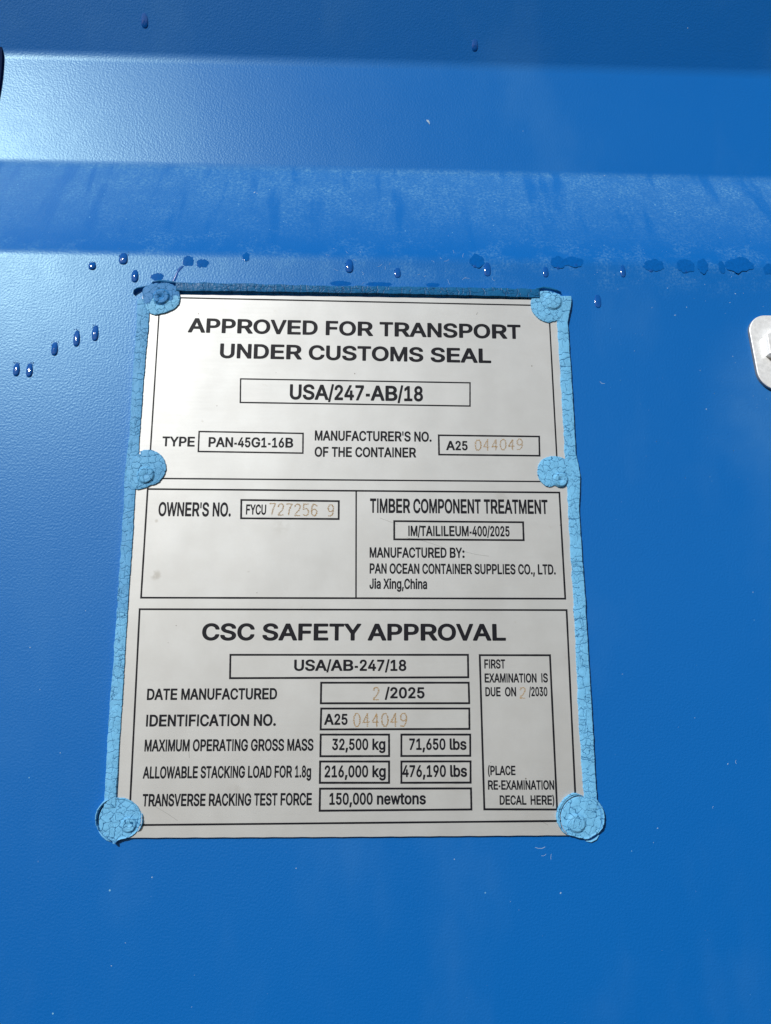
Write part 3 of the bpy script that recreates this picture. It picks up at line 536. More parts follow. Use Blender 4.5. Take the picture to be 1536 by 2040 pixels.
boxes = [
 ('box round the customs approval number', [(478, 753.4), (937.8, 761.3), (937.8, 810.3), (477.2, 803.1)], 2.4),
 ('box round the container type', [(395.3, 858.1), (605.4, 861.9), (604.9, 904.2), (393.4, 900.9)], 2.6),
 ('box round the manufacturer number', [(872.3, 865.4), (1075.8, 868.0), (1076.8, 909.6), (873.0, 907.3)], 3.0),
 ('box round the owner number', [(479, 994.2), (676.9, 996.5), (676.6, 1035.8), (478.3, 1034.4)], 3.2),
 ('box round the timber treatment code', [(783.5, 1036.3), (1043.9, 1038.6), (1045.2, 1078), (783.5, 1076.3)], 3.2),
 ('long box round the safety approval number', [(457.2, 1302.6), (934.1, 1302.6), (934.9, 1351.2), (456.2, 1353.1)], 3.2),
 ('box round the date manufactured', [(638, 1358.1), (935.6, 1358.1), (936.8, 1402.9), (637.2, 1403.1)], 3.2),
 ('box round the identification number', [(638, 1409.5), (936.8, 1409.5), (937.3, 1454.2), (636.8, 1455.2)], 3.2),
 ('box round the gross mass in kilograms', [(637, 1461.4), (777, 1461.4), (777.2, 1508.2), (636.2, 1508.7)], 3.2),
 ('box round the gross mass in pounds', [(797.7, 1461.4), (938.7, 1461.4), (938.9, 1507.7), (797.6, 1508.2)], 3.2),
 ('box round the stacking load in kilograms', [(635.8, 1515.0), (777.1, 1515.0), (777.1, 1561.6), (635.2, 1561.6)], 3.2),
 ('box round the stacking load in pounds', [(797.7, 1515.0), (939.4, 1514.8), (939.5, 1561.2), (797.6, 1561.6)], 3.2),
 ('box round the racking force', [(635.6, 1569.1), (940.3, 1568.6), (941.2, 1614.7), (634.8, 1617.3)], 3.2),
 ('tall box for the re-examination decal', [(953.8, 1303.2), (1097.5, 1303.4), (1112.0, 1614.8), (963.0, 1614.4)], 3.2),
]
for lab, c, w in boxes: ruled('number_box', c, w, 'black ' + lab)

# ---- lettering: outlines of a bold grotesque, cap height 1000
GL = {}
for row in GLYPHS.strip('\n').split('\n'):
    ch, adv, loops = row.split(' ')
    GL[ch] = (float(adv) / 1000, [np.array(list(map(float, l.split(',')))).reshape(-1, 2) / 1000 for l in loops.split(';')])
_cache = {}
def glyph(ch):
    if ch in _cache: return _cache[ch]
    cu = bpy.data.curves.new('g', 'CURVE'); cu.dimensions = '2D'; cu.fill_mode = 'FRONT'
    for l in GL[ch][1]:
        s = cu.splines.new('POLY'); s.points.add(len(l) - 1); s.use_cyclic_u = True
        for i, (x, y) in enumerate(l): s.points[i].co = (x, y, 0, 1)
    o = bpy.data.objects.new('g', cu); C.objects.link(o)
    dg = bpy.context.evaluated_depsgraph_get(); e = o.evaluated_get(dg); me = e.to_mesh()
    r = (np.array([v.co[:2] for v in me.vertices]), [tuple(p.vertices) for p in me.polygons])
    e.to_mesh_clear(); bpy.data.objects.remove(o); bpy.data.curves.remove(cu)
    _cache[ch] = r; return r
def text(s, xl, yl, xr, yr, cap, weight=0.0):
    """ink from (xl, yl) to (xr, yr) along the baseline, capitals `cap` pixels tall"""
    pos = 0; xs = []; V = []; F = []
    for ch in s:
        if ch == ' ': pos += .388; continue
        P, f = glyph(ch); k = len(V)
        V += [(pos + x, y) for x, y in P]; F += [tuple(i + k for i in q) for q in f]; pos += GL[ch][0]
    A = np.array(V); x0, x1 = A[:, 0].min(), A[:, 0].max()
    a, b = at(xl, yl, INK), at(xr, yr, INK)
    up = at((xl + xr) / 2, (yl + yr) / 2 - cap, INK) - at((xl + xr) / 2, (yl + yr) / 2, INK); H = up.length
    e = (b - a); upn = Vector((-e.z, 0, e.x)).normalized() * H
    W3 = [a + e * ((x - x0) / (x1 - x0)) + upn * y for x, y in V]
    o = pp(mesh('lettering', W3, F, m_ink)); o['label'] = 'black print reading ' + s
    return o
T = [
 ('APPROVED FOR TRANSPORT', 373.8, 662.3, 1037.8, 675.6, 28.8),
 ('UNDER CUSTOMS SEAL', 437.5, 713.4, 978.8, 723.6, 29.3),
 ('USA/247-AB/18', 576.9, 795.8, 842.8, 799.8, 30.5),
 ('TYPE', 322.8, 889.2, 387.7, 889.9, 19.8),
 ('PAN-45G1-16B', 415, 890.6, 584, 892.0, 20),
 ("MANUFACTURER'S NO.", 627.0, 877.6, 860, 880.2, 20.2),
 ('OF THE CONTAINER', 626.6, 910.0, 829.2, 911.6, 20),
 ('A25', 888.8, 896.9, 931.8, 897.3, 18.8),
 ("OWNER'S NO.", 314.9, 1028.4, 459.6, 1029.3, 28.3),
 ('FYCU', 489.7, 1025.2, 529.9, 1025.6, 20.5),
 ('TIMBER COMPONENT TREATMENT', 737, 1021.8, 1091.8, 1024.2, 28.8),
 ('IM/TAILILEUM-400/2025', 813.5, 1068.0, 1015.5, 1068.9, 20.8),
 ('MANUFACTURED BY:', 736.3, 1111, 925.8, 1111.6, 20.8),
 ('PAN OCEAN CONTAINER SUPPLIES CO., LTD.', 736.3, 1142.8, 1107.4, 1144.8, 20.6),
 ('Jia Xing,China', 736, 1173.2, 851, 1173.8, 20.8),
 ('CSC SAFETY APPROVAL', 401.8, 1275.9, 1008.2, 1276.6, 34),
 ('USA/AB-247/18', 585.7, 1336.6, 809.6, 1336.8, 22.6),
 ('/2025', 766.5, 1391.4, 845.9, 1391.4, 22.4),
 ('DATE MANUFACTURED', 292.3, 1394.8, 551.8, 1393.4, 22.8),
 ('IDENTIFICATION NO.', 290.5, 1447.6, 549.6, 1446.2, 23.8),
 ('A25', 645.4, 1444.2, 692.4, 1444.2, 22.3),
 ('MAXIMUM OPERATING GROSS MASS', 287.4, 1497.4, 624.4, 1495.6, 24),
 ('32,500 kg', 661.5, 1494.5, 767.8, 1494.2, 23),
 ('71,650 lbs', 815.3, 1494.1, 929.6, 1494, 23),
 ('ALLOWABLE STACKING LOAD FOR 1.8g', 284.2, 1551.4, 619.7, 1549.0, 24.3),
 ('216,000 kg', 646.4, 1549.0, 768.5, 1548.6, 24),
 ('476,190 lbs', 801.6, 1548.4, 930.7, 1547.8, 24),
 ('TRANSVERSE RACKING TEST FORCE', 283.2, 1606.8, 621.2, 1604.4, 25),
 ('150,000 newtons', 656, 1603.6, 848.6, 1602.6, 24),
 ('FIRST', 965.0, 1331.9, 1006.6, 1332, 18.4),
 ('EXAMINATION', 965.6, 1359.9, 1069.2, 1359.9, 18.4),
 ('IS', 1078.8, 1359.6, 1091.8, 1359.6, 18.4),
 ('DUE', 967.1, 1387.4, 997.5, 1387.4, 18.6),
 ('ON', 1006.2, 1387.4, 1028.4, 1387.4, 18.6),
 ('/2030', 1053.7, 1387.1, 1090.9, 1387.1, 18.6),
 ('(PLACE', 972.3, 1544.4, 1027.2, 1544.4, 19),
 ('RE-EXAMINATION', 972.3, 1573.4, 1104.4, 1573.4, 19),
 ('DECAL', 995.6, 1603.4, 1049.0, 1603.4, 19),
 ('HERE)', 1057.3, 1603.4, 1104.6, 1603.4, 19),
]
for t in T: text(*t)

# ---- numbers stamped as little dots
DG = {
 '0': [[(.3, 0), (.08, .2), (.02, .5), (.08, .8), (.3, 1), (.6, 1), (.82, .8), (.88, .5), (.82, .2), (.6, 0), (.3, 0)]],
 '4': [[(.62, 0), (.62, 1), (.02, .32), (.92, .32)]],
 '9': [[(.1, .02), (.45, 0), (.75, .2), (.86, .55), (.84, .8), (.62, 1), (.28, 1), (.06, .8), (.06, .6), (.25, .42), (.6, .42), (.84, .6)]],
 '7': [[(.02, 1), (.9, 1), (.5, .5), (.32, 0)]],
 '2': [[(.06, .76), (.14, .93), (.35, 1), (.62, 1), (.84, .86), (.84, .66), (.6, .42), (.2, .18), (.04, 0), (.9, 0)]],
 '5': [[(.84, 1), (.16, 1), (.1, .56), (.4, .62), (.7, .58), (.88, .36), (.8, .1), (.5, 0), (.2, .03), (.04, .16)]],
 '6': [[(.84, .88), (.62, 1), (.35, 1), (.12, .8), (.04, .45), (.1, .15), (.35, 0), (.62, 0), (.86, .18), (.84, .45), (.6, .58), (.3, .56), (.08, .4)]],
}
def stamped(s, xl, xr, yb0, yb1, h, label, chw=None):
    n = len(s); root = None; V = []; F = []
    pitch = (xr - xl) / (n - .22) if n > 1 else (xr - xl)
    cw = pitch * .78 if n > 1 else (xr - xl)
    for i, ch in enumerate(s):
        if ch == ' ': continue
        x0 = xl + pitch * i; yb = yb0 + (yb1 - yb0) * i / max(1, n - 1)
        for L in DG[ch]:
            pts = [(x0 + a * cw, yb - b * h) for a, b in L]
            for (ax, ay), (bx, by) in zip(pts, pts[1:]):
                d = math.hypot(bx - ax, by - ay); m = max(1, round(d / 1.35))
                for k in range(m):
                    t = k / m; x = ax + (bx - ax) * t + rnd.uniform(-.35, .35); y = ay + (by - ay) * t + rnd.uniform(-.35, .35)
                    for q in range(2):
                        c = at(x + (q - .5) * rnd.uniform(.6, 2.2), y + rnd.uniform(-.8, .8), INK); r = rnd.uniform(.55, .95) * PX
                        k0 = len(V)
                        for j in range(6):
                            V.append(c + Vector((math.cos(j * 1.047 + q), 0, math.sin(j * 1.047 + q))) * r)
                        V.append(c + Vector((0, -.00006, 0)))
                        F += [(k0 + 6, k0 + j, k0 + (j + 1) % 6) for j in range(6)]
    o = pp(mesh('stamped_number', V, F, m_stamp)); o['label'] = label
stamped('044049', 946.8, 1042.5, 897.0, 895.4, 20.6, 'tan dot stamped number 044049 in the manufacturer number box')
stamped('727256 9', 537.2, 666.0, 1026.0, 1028.4, 23, 'tan dot stamped number 727256 9 in the owner number box')
stamped('2', 743.5, 756.5, 1394.0, 1394, 24, 'tan stamped 2 before the year 2025')
stamped('044049', 704.5, 811.8, 1447.2, 1446.6, 25.5, 'tan dot stamped number 044049 in the identification box')
stamped('2', 1036, 1048, 1391, 1391, 21.5, 'pale stamped 2 before the year 2030')

# ---- hairline scratches in the metal
for pts in ([(810, 1071), (845, 1078), (882, 1090)], [(926, 1099), (950, 1105), (974, 1108)], [(310, 1607), (335, 1622), (354, 1635)], [(1172 - 40, 1040), (1130, 1041)][:2] and [(757, 1032), (792, 1045)],
            [(1079, 1636), (1092, 1644)], [(905, 905), (912, 908)], [(951, 622), (949, 627), (952, 623)], [(376, 1490), (377, 1510)]):
    V = []; F = []
    for (a0, b0), (a1, b1) in zip(pts, pts[1:]):
        p, q = at(a0, b0, INK), at(a1, b1, INK); d = (q - p).normalized(); w = Vector((-d.z, 0, d.x)) * .32 * PX; k = len(V)
        V += [p - w, q - w, q + w, p + w]; F.append((k, k + 1, k + 2, k + 3))
    pp(mesh('scratch', V, F, m_galvedge))

# ------------------------------------------------------------------ strips of cracked paint sealing the plate's edges
def crackfield(xm, zm, seed, sx=3.9, sy=3.5):
    d1 = crackle(xm, zm, sx, sy, seed); d2 = crackle(xm, zm, sx * .30, sy * .52, seed + 31)
    wv = .06 + .12 * vnoise(xm, zm, 3.0, seed + 3)
    c1 = 1 - sstep(wv * .35, wv * 1.15, d1)
    c2 = (1 - sstep(.02, .12, d2)) * sstep(.30, .60, vnoise(xm, zm, 2.4, seed + 9))
    return c1, c2
def strip(name, rows, hgt, mat, seed, label, tone=None, vertical=True, sx=3.9, sy=3.5, nu=34, du=.17):
    """rows: (along px, edge a px, edge b px)"""
    rows = sorted(rows)
    al = np.array([r[0] for r in rows], float); ea = np.array([r[1] for r in rows], float); eb = np.array([r[2] for r in rows], float)
    L = (al[-1] - al[0]) * PX / MM; nv = int(L / du)
    V = []; UU = []; TT = []
    for j in range(nv + 1):
        t = al[0] + (al[-1] - al[0]) * j / nv
        a = np.interp(t, al, ea) + (vnoise(t, 0., 14, seed) - .5) * 2 + (vnoise(t, 0., 4, seed + 1) - .5) * .9
        b = np.interp(t, al, eb) + (vnoise(t, 9., 14, seed) - .5) * 1.4 + (vnoise(t, 9., 4, seed + 1) - .5) * .8
        pa = at(a, t, -.0010) if vertical else at(t, a, -.0010)
        pb = at(b, t, -.0010) if vertical else at(t, b, -.0010)
        for i in range(nu + 1):
            u = i / nu; p = pa.lerp(pb, u); V.append((p.x, p.z)); UU.append(u); TT.append(t)
    V = np.array(V); U = np.array(UU); T_ = np.array(TT); xm, zm = V[:, 0] / MM, V[:, 1] / MM
    # cracks running across the strip, partial seams along it, and a little crazing between them
    vor, c2 = crackfield(xm, zm, seed, sx, sy)
    Lm = T_ * PX / MM; R_ = random.Random(seed); q = Lm.min() - 2; tr = np.full(len(V), 9.0)
    wid = abs(ea.mean() - eb.mean()) * PX / MM; Cm = U * wid
    while q < Lm.max() + 2:
        sl_ = R_.uniform(-.25, .25); u0, u1 = (0, 1) if R_.random() < .6 else ((0, R_.uniform(.4, .7)) if R_.random() < .5 else (R_.uniform(.3, .6), 1))
        c = q + sl_ * (Cm - wid / 2) + (vnoise(Cm, Cm * 0 + q, 1.3, seed + 60) - .5) * 1.7 + (vnoise(Cm, Cm * 0 + q, .5, seed + 61) - .5) * .35
        tr = np.minimum(tr, np.abs(Lm - c) + 9 * ((U < u0 - .01) | (U > u1 + .01)))
        q += R_.choice((1.6, 2.6, 3.4, 4.6, 5.8))
    seam = np.abs(Cm - wid * (.30 + .40 * vnoise(Lm, Lm * 0, 9, seed + 62)) - (vnoise(Lm, Cm, 1.6, seed + 63) - .5) * 1.2)
    seam = seam + 9 * (vnoise(Lm, Lm * 0, 3.5, seed + 64) < .42)
    wv = .09 + .12 * vnoise(xm, zm, 3.0, seed + 3)
    c1 = np.maximum(1 - sstep(wv * .4, wv * 1.2, tr), .75 * (1 - sstep(wv * .3, wv, seam)))
    c1 = np.maximum(c1, vor * sstep(.52, .62, vnoise(xm, zm, 5, seed + 65)))
    edge = sstep(0, .07, U) * sstep(0, .05, 1 - U)
    crown = .92 + .08 * np.sin(np.pi * U) + .08 * (vnoise(xm, zm, 5, seed + 2) - .5) + .04 * (vnoise(xm, zm, 1.1, seed + 4) - .5)
    H = hgt * edge * crown - .16 * MM * c1 * edge - .07 * MM * c2 * edge
    endf = sstep(0, 1.2, (T_ - al[0])) * sstep(0, 1.2, (al[-1] - T_))
    H = H * endf - .00005
    P = [(x, -h, z) for (x, z), h in zip(V, H)]
    tn = tone(xm, zm, U, T_) if tone is not None else np.zeros(len(P))
    nu1 = nu + 1
    F = [(j * nu1 + i, j * nu1 + i + 1, (j + 1) * nu1 + i + 1, (j + 1) * nu1 + i) for j in range(nv) for i in range(nu)]
    o = pp(mesh(name, P, F, mat, smooth=True, attrs={'crack': np.clip(.9 * c1 + .5 * c2, 0, 1), 'tone': tn}))
    o['label'] = label
    return o
LR = [(596, 274, 300), (634, 271.5, 299.4), (740, 265, 290), (821, 259.5, 284.5), (868, 257, 280.8), (905, 252, 279), (950, 247, 276), (980, 246, 272), (1002, 246, 270.5), (1057, 242.3, 267.5),
      (1188, 234, 258.6), (1220, 232.4, 256.5), (1432, 216.5, 244), (1583, 207.5, 233.7), (1610, 206, 233)]
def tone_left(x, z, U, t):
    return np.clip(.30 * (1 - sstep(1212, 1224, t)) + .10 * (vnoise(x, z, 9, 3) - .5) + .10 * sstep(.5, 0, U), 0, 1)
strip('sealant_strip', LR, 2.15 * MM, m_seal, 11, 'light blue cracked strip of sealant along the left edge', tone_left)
RR = [(590, 1108, 1139), (600, 1106, 1140), (615, 1106, 1137), (643, 1108, 1131.5), (700, 1111, 1135), (759, 1115, 1139.5), (899, 1123, 1147), (925, 1125, 1153), (946, 1126, 1156.5), (980, 1128, 1156), (1010, 1129.5, 1153.5),
      (1172, 1138.5, 1165), (1280, 1144, 1171), (1456, 1152, 1182), (1577, 1160.5, 1188.5), (1612, 1160, 1190)]
strip('sealant_strip', RR, 2.05 * MM, m_seal, 47, 'light blue cracked strip of sealant along the right edge',
      lambda x, z, U, t: np.clip(.06 * vnoise(x, z, 7, 2), 0, 1))
TR_ = [(350, 563.5, 582), (362, 563.5, 583), (500, 567, 584.3), (620, 570.2, 586), (800, 572.5, 589), (1000, 575.5, 594), (1075, 577.5, 597)]
strip('sealant_strip', TR_, 2.7 * MM, m_sealdk, 83, 'dark blue wet looking strip of sealant along the top edge', None, False, 4.6, 2.8)

# ------------------------------------------------------------------ rivets under caps of cracked paint
def cap_(label, outline, hgt, seed, mandrel=None, ring=None, gap=None, tone=None, base=.0, nr=78, na=250, extra=None, rim=0.0):
    """outline: pixels round the cap. mandrel: (x, y, r, crater). ring: (x, y, r, depth mm). gap: (x, y, r, ang0, ang1)."""
    O = [at(x, y, -.0012) for x, y in outline]
    c = sum(O, Vector()) / len(O); cx, cz = c.x, c.z
    th = np.array([math.atan2(p.z - cz, p.x - cx) for p in O]); rr = np.array([math.hypot(p.z - cz, p.x - cx) for p in O])
    o_ = np.argsort(th); th, rr = th[o_], rr[o_]
    th3 = np.concatenate([th - 2 * np.pi, th, th + 2 * np.pi]); rr3 = np.concatenate([rr, rr, rr])
    A = np.arange(na) / na * 2 * np.pi - np.pi
    R = np.interp(A, th3, rr3)
    ker = np.hanning(13); ker /= ker.sum(); R = np.convolve(np.concatenate([R[-6:], R, R[:6]]), ker, 'valid')
    R = R + (vnoise(A * 9, A * 0, .6, seed) - .5) * .00022 + (vnoise(A * 30, A * 0, .6, seed) - .5) * .00010
    rho = np.concatenate([[0], (np.arange(1, nr + 1) / nr)])
    X = cx + rho[:, None] * (R * np.cos(A))[None, :]; Z = cz + rho[:, None] * (R * np.sin(A))[None, :]
    X, Z = X.ravel(), Z.ravel(); RHO = np.repeat(rho, na)
    xm, zm = X / MM, Z / MM
    c1, c2 = crackfield(xm, zm, seed, 3.1, 3.1)
    edge = sstep(0, .05, 1 - RHO)
    H = hgt * (.82 + .18 * np.sqrt(np.clip(1 - RHO ** 2, 0, 1))) + .16 * MM * (vnoise(xm, zm, 3.4, seed + 2) - .5) + .05 * MM * (vnoise(xm, zm, .8, seed + 4) - .5)
    dark = np.zeros_like(H)  # shade painted into grooves and gaps, carried along with the cracks
    if rim: H = H + rim * MM * np.exp(-((RHO - .93) / .035) ** 2)
    if ring:
        q = at(ring[0], ring[1], -.0015); d = np.hypot(X - q.x, Z - q.z); r0 = ring[2] * PX
        H = H - ring[3] * MM * (1 - sstep(r0 - .3 * MM, r0 + .15 * MM, d)) * .6 - ring[3] * MM * np.exp(-((d - r0) / (.22 * MM)) ** 2)
        dark = np.maximum(dark, .55 * np.exp(-((d - r0) / (.16 * MM)) ** 2) * (.5 + .5 * sstep(-1, 1, (Z - q.z - (X - q.x)) / r0)))  # painted shade in the ring groove, stronger toward the upper left
    if mandrel:
        q = at(mandrel[0], mandrel[1], -.002); d = np.hypot(X - q.x, Z - q.z); r0 = mandrel[2] * PX
        H = H + .95 * MM * (1 - sstep(r0 * .82, r0 * 1.10, d)) * (.7 + .3 * np.cos(np.clip(d / r0, 0, 1) * 1.5))
        H = H - mandrel[3] * MM * np.exp(-(d / (r0 * .36)) ** 2)
        H = H - .10 * MM * np.exp(-((d - r0 * .62) / (.12 * MM)) ** 2)
        dark = np.maximum(dark, .40 * np.exp(-((d - r0 * 1.06) / (.14 * MM)) ** 2) * sstep(-.2, .9, (q.z - Z) / r0))  # painted shade along the lower side of the mandrel
    if gap:
        q = at(gap[0], gap[1], -.001); d = np.hypot(X - q.x, Z - q.z); an = np.degrees(np.arctan2(Z - q.z, X - q.x)) % 360
        w = sstep(gap[3], gap[3] + 14, an) * sstep(-gap[4], -gap[4] + 14, -an)
        g_ = np.exp(-((d - gap[2] * PX) / (gap[5] * MM)) ** 4) * w
        H = H * (1 - .95 * g_); dark = np.maximum(dark, g_)  # groove sunk as a gap, its shadow painted in as well
    H = H * 1.0 - .15 * MM * c1 - .06 * MM * c2
    H = np.maximum(H, .15 * MM) * edge - .0001
    P = np.stack([X, -H, Z], 1)
    tn = tone(X, Z, xm, zm) if tone is not None else np.zeros(len(P))
    F = grid_faces(na, nr + 1, True)
    o = pp(mesh('rivet', P.tolist(), F, m_seal, smooth=True, attrs={'crack': np.clip(c1 + .4 * c2 + dark, 0, 1), 'tone': tn}))  # crack attribute also holds the painted shade
    o['label'] = label
    return o
# upper left: torn cap with wet dark paint over its top and a little open pit
def tone_tl(X, Z, xm, zm):
    b = at(300, 606); e = at(352, 598)
    ln = b.z + (X - b.x) * (e.z - b.z) / (e.x - b.x)
    q = at(324, 601); s = Z - ln + (vnoise(xm, zm, 2.0, 4) - .5) * .0035
    d = np.hypot(X - q.x, Z - q.z)
    return np.maximum(sstep(-.0002, .0004, s), 1 - sstep(.0026, .0031, d + (vnoise(xm, zm, 1.2, 8) - .5) * .0016)) * .80
cap_('torn blue rivet cap at the upper left corner, dark and wet on top with a small open pit',
     [(284, 592), (283, 578), (290, 570), (303, 566), (322, 564), (343, 566), (355, 573), (360, 585), (361, 597), (358, 608), (348, 618), (336, 623), (320, 628), (308, 630), (298, 626), (289, 611)],
     2.5 * MM, 21, mandrel=(322, 592, 17, 1.1), tone=tone_tl)
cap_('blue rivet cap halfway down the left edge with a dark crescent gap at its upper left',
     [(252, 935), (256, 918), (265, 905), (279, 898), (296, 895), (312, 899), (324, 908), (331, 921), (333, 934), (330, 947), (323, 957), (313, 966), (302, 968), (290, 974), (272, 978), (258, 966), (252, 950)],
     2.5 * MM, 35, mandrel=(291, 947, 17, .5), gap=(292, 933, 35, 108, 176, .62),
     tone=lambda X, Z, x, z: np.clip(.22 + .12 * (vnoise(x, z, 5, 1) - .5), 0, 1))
cap_('light blue rivet cap at the upper right corner, finely cracked all over',
     [(1056, 606), (1058, 594), (1065, 585), (1077, 580.5), (1092, 580), (1106, 584), (1117, 588), (1121, 600), (1121, 618), (1118, 634), (1110, 641), (1100, 643), (1090, 645.5), (1077, 640), (1066, 631), (1058, 619)],
     2.4 * MM, 52, mandrel=(1101, 601, 19, 0.1), tone=lambda X, Z, x, z: np.clip(.05 * vnoise(x, z, 5, 1), 0, 1))
cap_('light blue rivet cap halfway down the right edge with a notch in its lower rim',
     [(1069, 939), (1071, 926), (1079, 915), (1091, 909.5), (1107, 908), (1122, 912), (1134, 920), (1141, 938), (1140, 955), (1130, 966), (1121, 974), (1113, 973), (1104, 967.5), (1098, 971), (1091, 972), (1082, 967), (1074, 957)],
     2.4 * MM, 66, mandrel=(1117, 956, 15, .75), tone=None)
cap_('pale blue rivet cap at the lower left corner with a raised rim ring and a stubby tail of paint',
     [(189, 1631), (191, 1616), (199, 1602), (210, 1593), (224, 1588), (240, 1587), (258, 1591), (271, 1599), (281, 1611), (287, 1624), (287, 1640), (281, 1653), (270, 1663), (255, 1670), (243, 1673), (233, 1676), (229, 1688), (226, 1678), (214, 1671), (200, 1659), (192, 1646)],
     2.6 * MM, 78, mandrel=(256.5, 1643, 14, .45), ring=(239, 1632, 40, 1.1), rim=.45, gap=(239, 1632, 40, 135, 200, .30),
     tone=lambda X, Z, x, z: np.clip(.05 * vnoise(x, z, 5, 1), 0, 1))
cap_('pale blue rivet cap at the lower right corner with a raised ring round its upper left',
     [(1106, 1624), (1109, 1609), (1116, 1597), (1127, 1585), (1136, 1579), (1145, 1577.5), (1158, 1583), (1172, 1587), (1187, 1590), (1197, 1601), (1204, 1615), (1205, 1632), (1202, 1648), (1194, 1660), (1181, 1668), (1168, 1675), (1160, 1671), (1140, 1667), (1122, 1661), (1112, 1647), (1107, 1636)],
     2.6 * MM, 95, mandrel=(1149, 1640, 17, .1), ring=(1158, 1630, 40, .95), rim=.35)
# ragged lips of paint
def lip(pts, h, mat, w=3.0):
    V = []; F = []; n = len(pts)
    for k, (x, y) in enumerate(pts):
        t = k / (n - 1); ww = w * math.sin(math.pi * min(.98, max(.06, t))) + .6
        a = pts[max(0, k - 1)]; b = pts[min(n - 1, k + 1)]; d = math.hypot(b[0] - a[0], b[1] - a[1]); nx, ny = -(b[1] - a[1]) / d, (b[0] - a[0]) / d
        for s in range(7):
            q = -1 + s / 3; p = at(x + nx * ww * q, y + ny * ww * q, -.0008); hh = h * math.sqrt(max(0, 1 - q * q)) * (.6 + .4 * math.sin(k * 2.1) ** 2)
            V.append((p.x, -hh + .00005, p.z))
    F = [(k * 7 + s, k * 7 + s + 1, (k + 1) * 7 + s + 1, (k + 1) * 7 + s) for k in range(n - 1) for s in range(6)]
    F.append(tuple(range(7))[::-1]); F.append(tuple((n - 1) * 7 + s for s in range(7)))
    z = np.zeros(len(V)); o = pp(mesh('paint_lip', V, F, mat, smooth=True, attrs={'crack': z, 'tone': z})); return o
lip([(266, 585), (268, 580), (274, 576), (282, 573), (292, 572), (302, 569)], 2.4 * MM, m_sealdk, 2.6)
lip([(300, 569), (305, 563), (318, 560.5), (335, 561), (350, 564), (365, 568)], 2.0 * MM, m_sealdk, 3.2)
lip([(1060, 580), (1068, 576), (1082, 573), (1096, 574), (1108, 578), (1118, 583)], 1.6 * MM, m_sealdk, 2.6)
lip([(300, 968), (293, 975), (287, 982), (282, 985)], 1.6 * MM, m_seal, 2.2)
lip([(1168, 1676), (1178, 1677), (1188, 1672), (1194, 1664)], 1.1 * MM, m_seal, 2.4)
lip([(196, 1656), (203, 1665), (212, 1673), (222, 1678)], 1.0 * MM, m_seal, 2.2)

# ------------------------------------------------------------------ water on the paint
def drop(name, x, y, w, h, hm, mat, seed, shape='drop', nr=14, na=44, beads=0):
    """x, y: lowest point of the drop in the photograph; w, h its size there, pixels"""
    p, a = surf(x, y - h / 2)
    pl, _ = surf(x - w / 2, y - h / 2); pr, _ = surf(x + w / 2, y - h / 2)
    pt, _ = surf(x, y - h); pb, _ = surf(x, y)
    W_ = (pr - pl).length / 2; H_ = (pt - pb).length / 2
    nrm = Vector((0, -math.cos(a), math.sin(a))); up = Vector((0, math.sin(a), math.cos(a))); rt = Vector((1, 0, 0))
    V = []
    for j in range(nr + 1):
        r = j / nr
        for i in range(na):
            t = 2 * math.pi * i / na; cs, sn = math.cos(t), math.sin(t)
            if shape == 'drop':
                k = .80 + .20 * (1 - sn) / 2
                ex = math.copysign(abs(cs) ** .85, cs) * k; ey = math.copysign(abs(sn) ** .85, sn)
                jag = (1 + .10 * (vnoise(np.array([i * 1.3 + seed * 7.]), np.array([seed * 3.]), 1.1, seed)[0] - .5) * 2 * max(0, sn))
            else:
                lob = vnoise(np.array([cs * 2.2 + seed * 9.]), np.array([sn * 1.4]), .8, seed)[0]
                ex = cs; ey = sn * (.72 + .5 * lob); jag = 1 + .22 * (vnoise(np.array([cs * 5 + seed]), np.array([sn * 5.]), 1, seed)[0] - .5)
            ax, ay = ex * jag * r, ey * jag * r
            dome = math.sqrt(max(0, 1 - r ** 2.2))
            low = 1 - max(0.0, ay) * .75 + max(0.0, -ay) * .25 if shape == 'drop' else .8 + .5 * (-ay)
            hh = hm * dome * max(.12, low) * (1 + .15 * (vnoise(np.array([ax * 3 + seed]), np.array([ay * 3.]), 1, seed + 3)[0] - .5))
            V.append(rt * ax * W_ + up * ay * H_ + nrm * (hh - .00003))
    F = grid_faces(na, nr + 1, True)
    base = p
    r_ = random.Random(seed)
    for q in range(beads):
        # tiny beads left where the drop slid down
        bx = r_.uniform(-1.0, .9) * W_; by = (.72 + r_.uniform(-.05, .45)) * H_ if q > 1 else r_.uniform(.1, .6) * H_
        if q < 2: bx = -W_ * .85
        br = r_.uniform(.10, .24) * MM; k0 = len(V)
        for j in range(5):
            ph = j / 4 * math.pi / 2
            for i in range(10):
                tt = i / 10 * 6.2832
                V.append(rt * (bx + br * math.cos(ph) * math.cos(tt)) + up * (by + br * math.cos(ph) * math.sin(tt)) + nrm * (br * math.sin(ph) * .9 + .0002 * (1 if q < 2 else .3)))
        F += [(k0 + j * 10 + i, k0 + j * 10 + (i + 1) % 10, k0 + (j + 1) * 10 + (i + 1) % 10, k0 + (j + 1) * 10 + i) for j in range(4) for i in range(10)]
    o = mesh(name, V, F, mat, smooth=True); o.location = base
    return o
GD = 'water drops on the blue door'
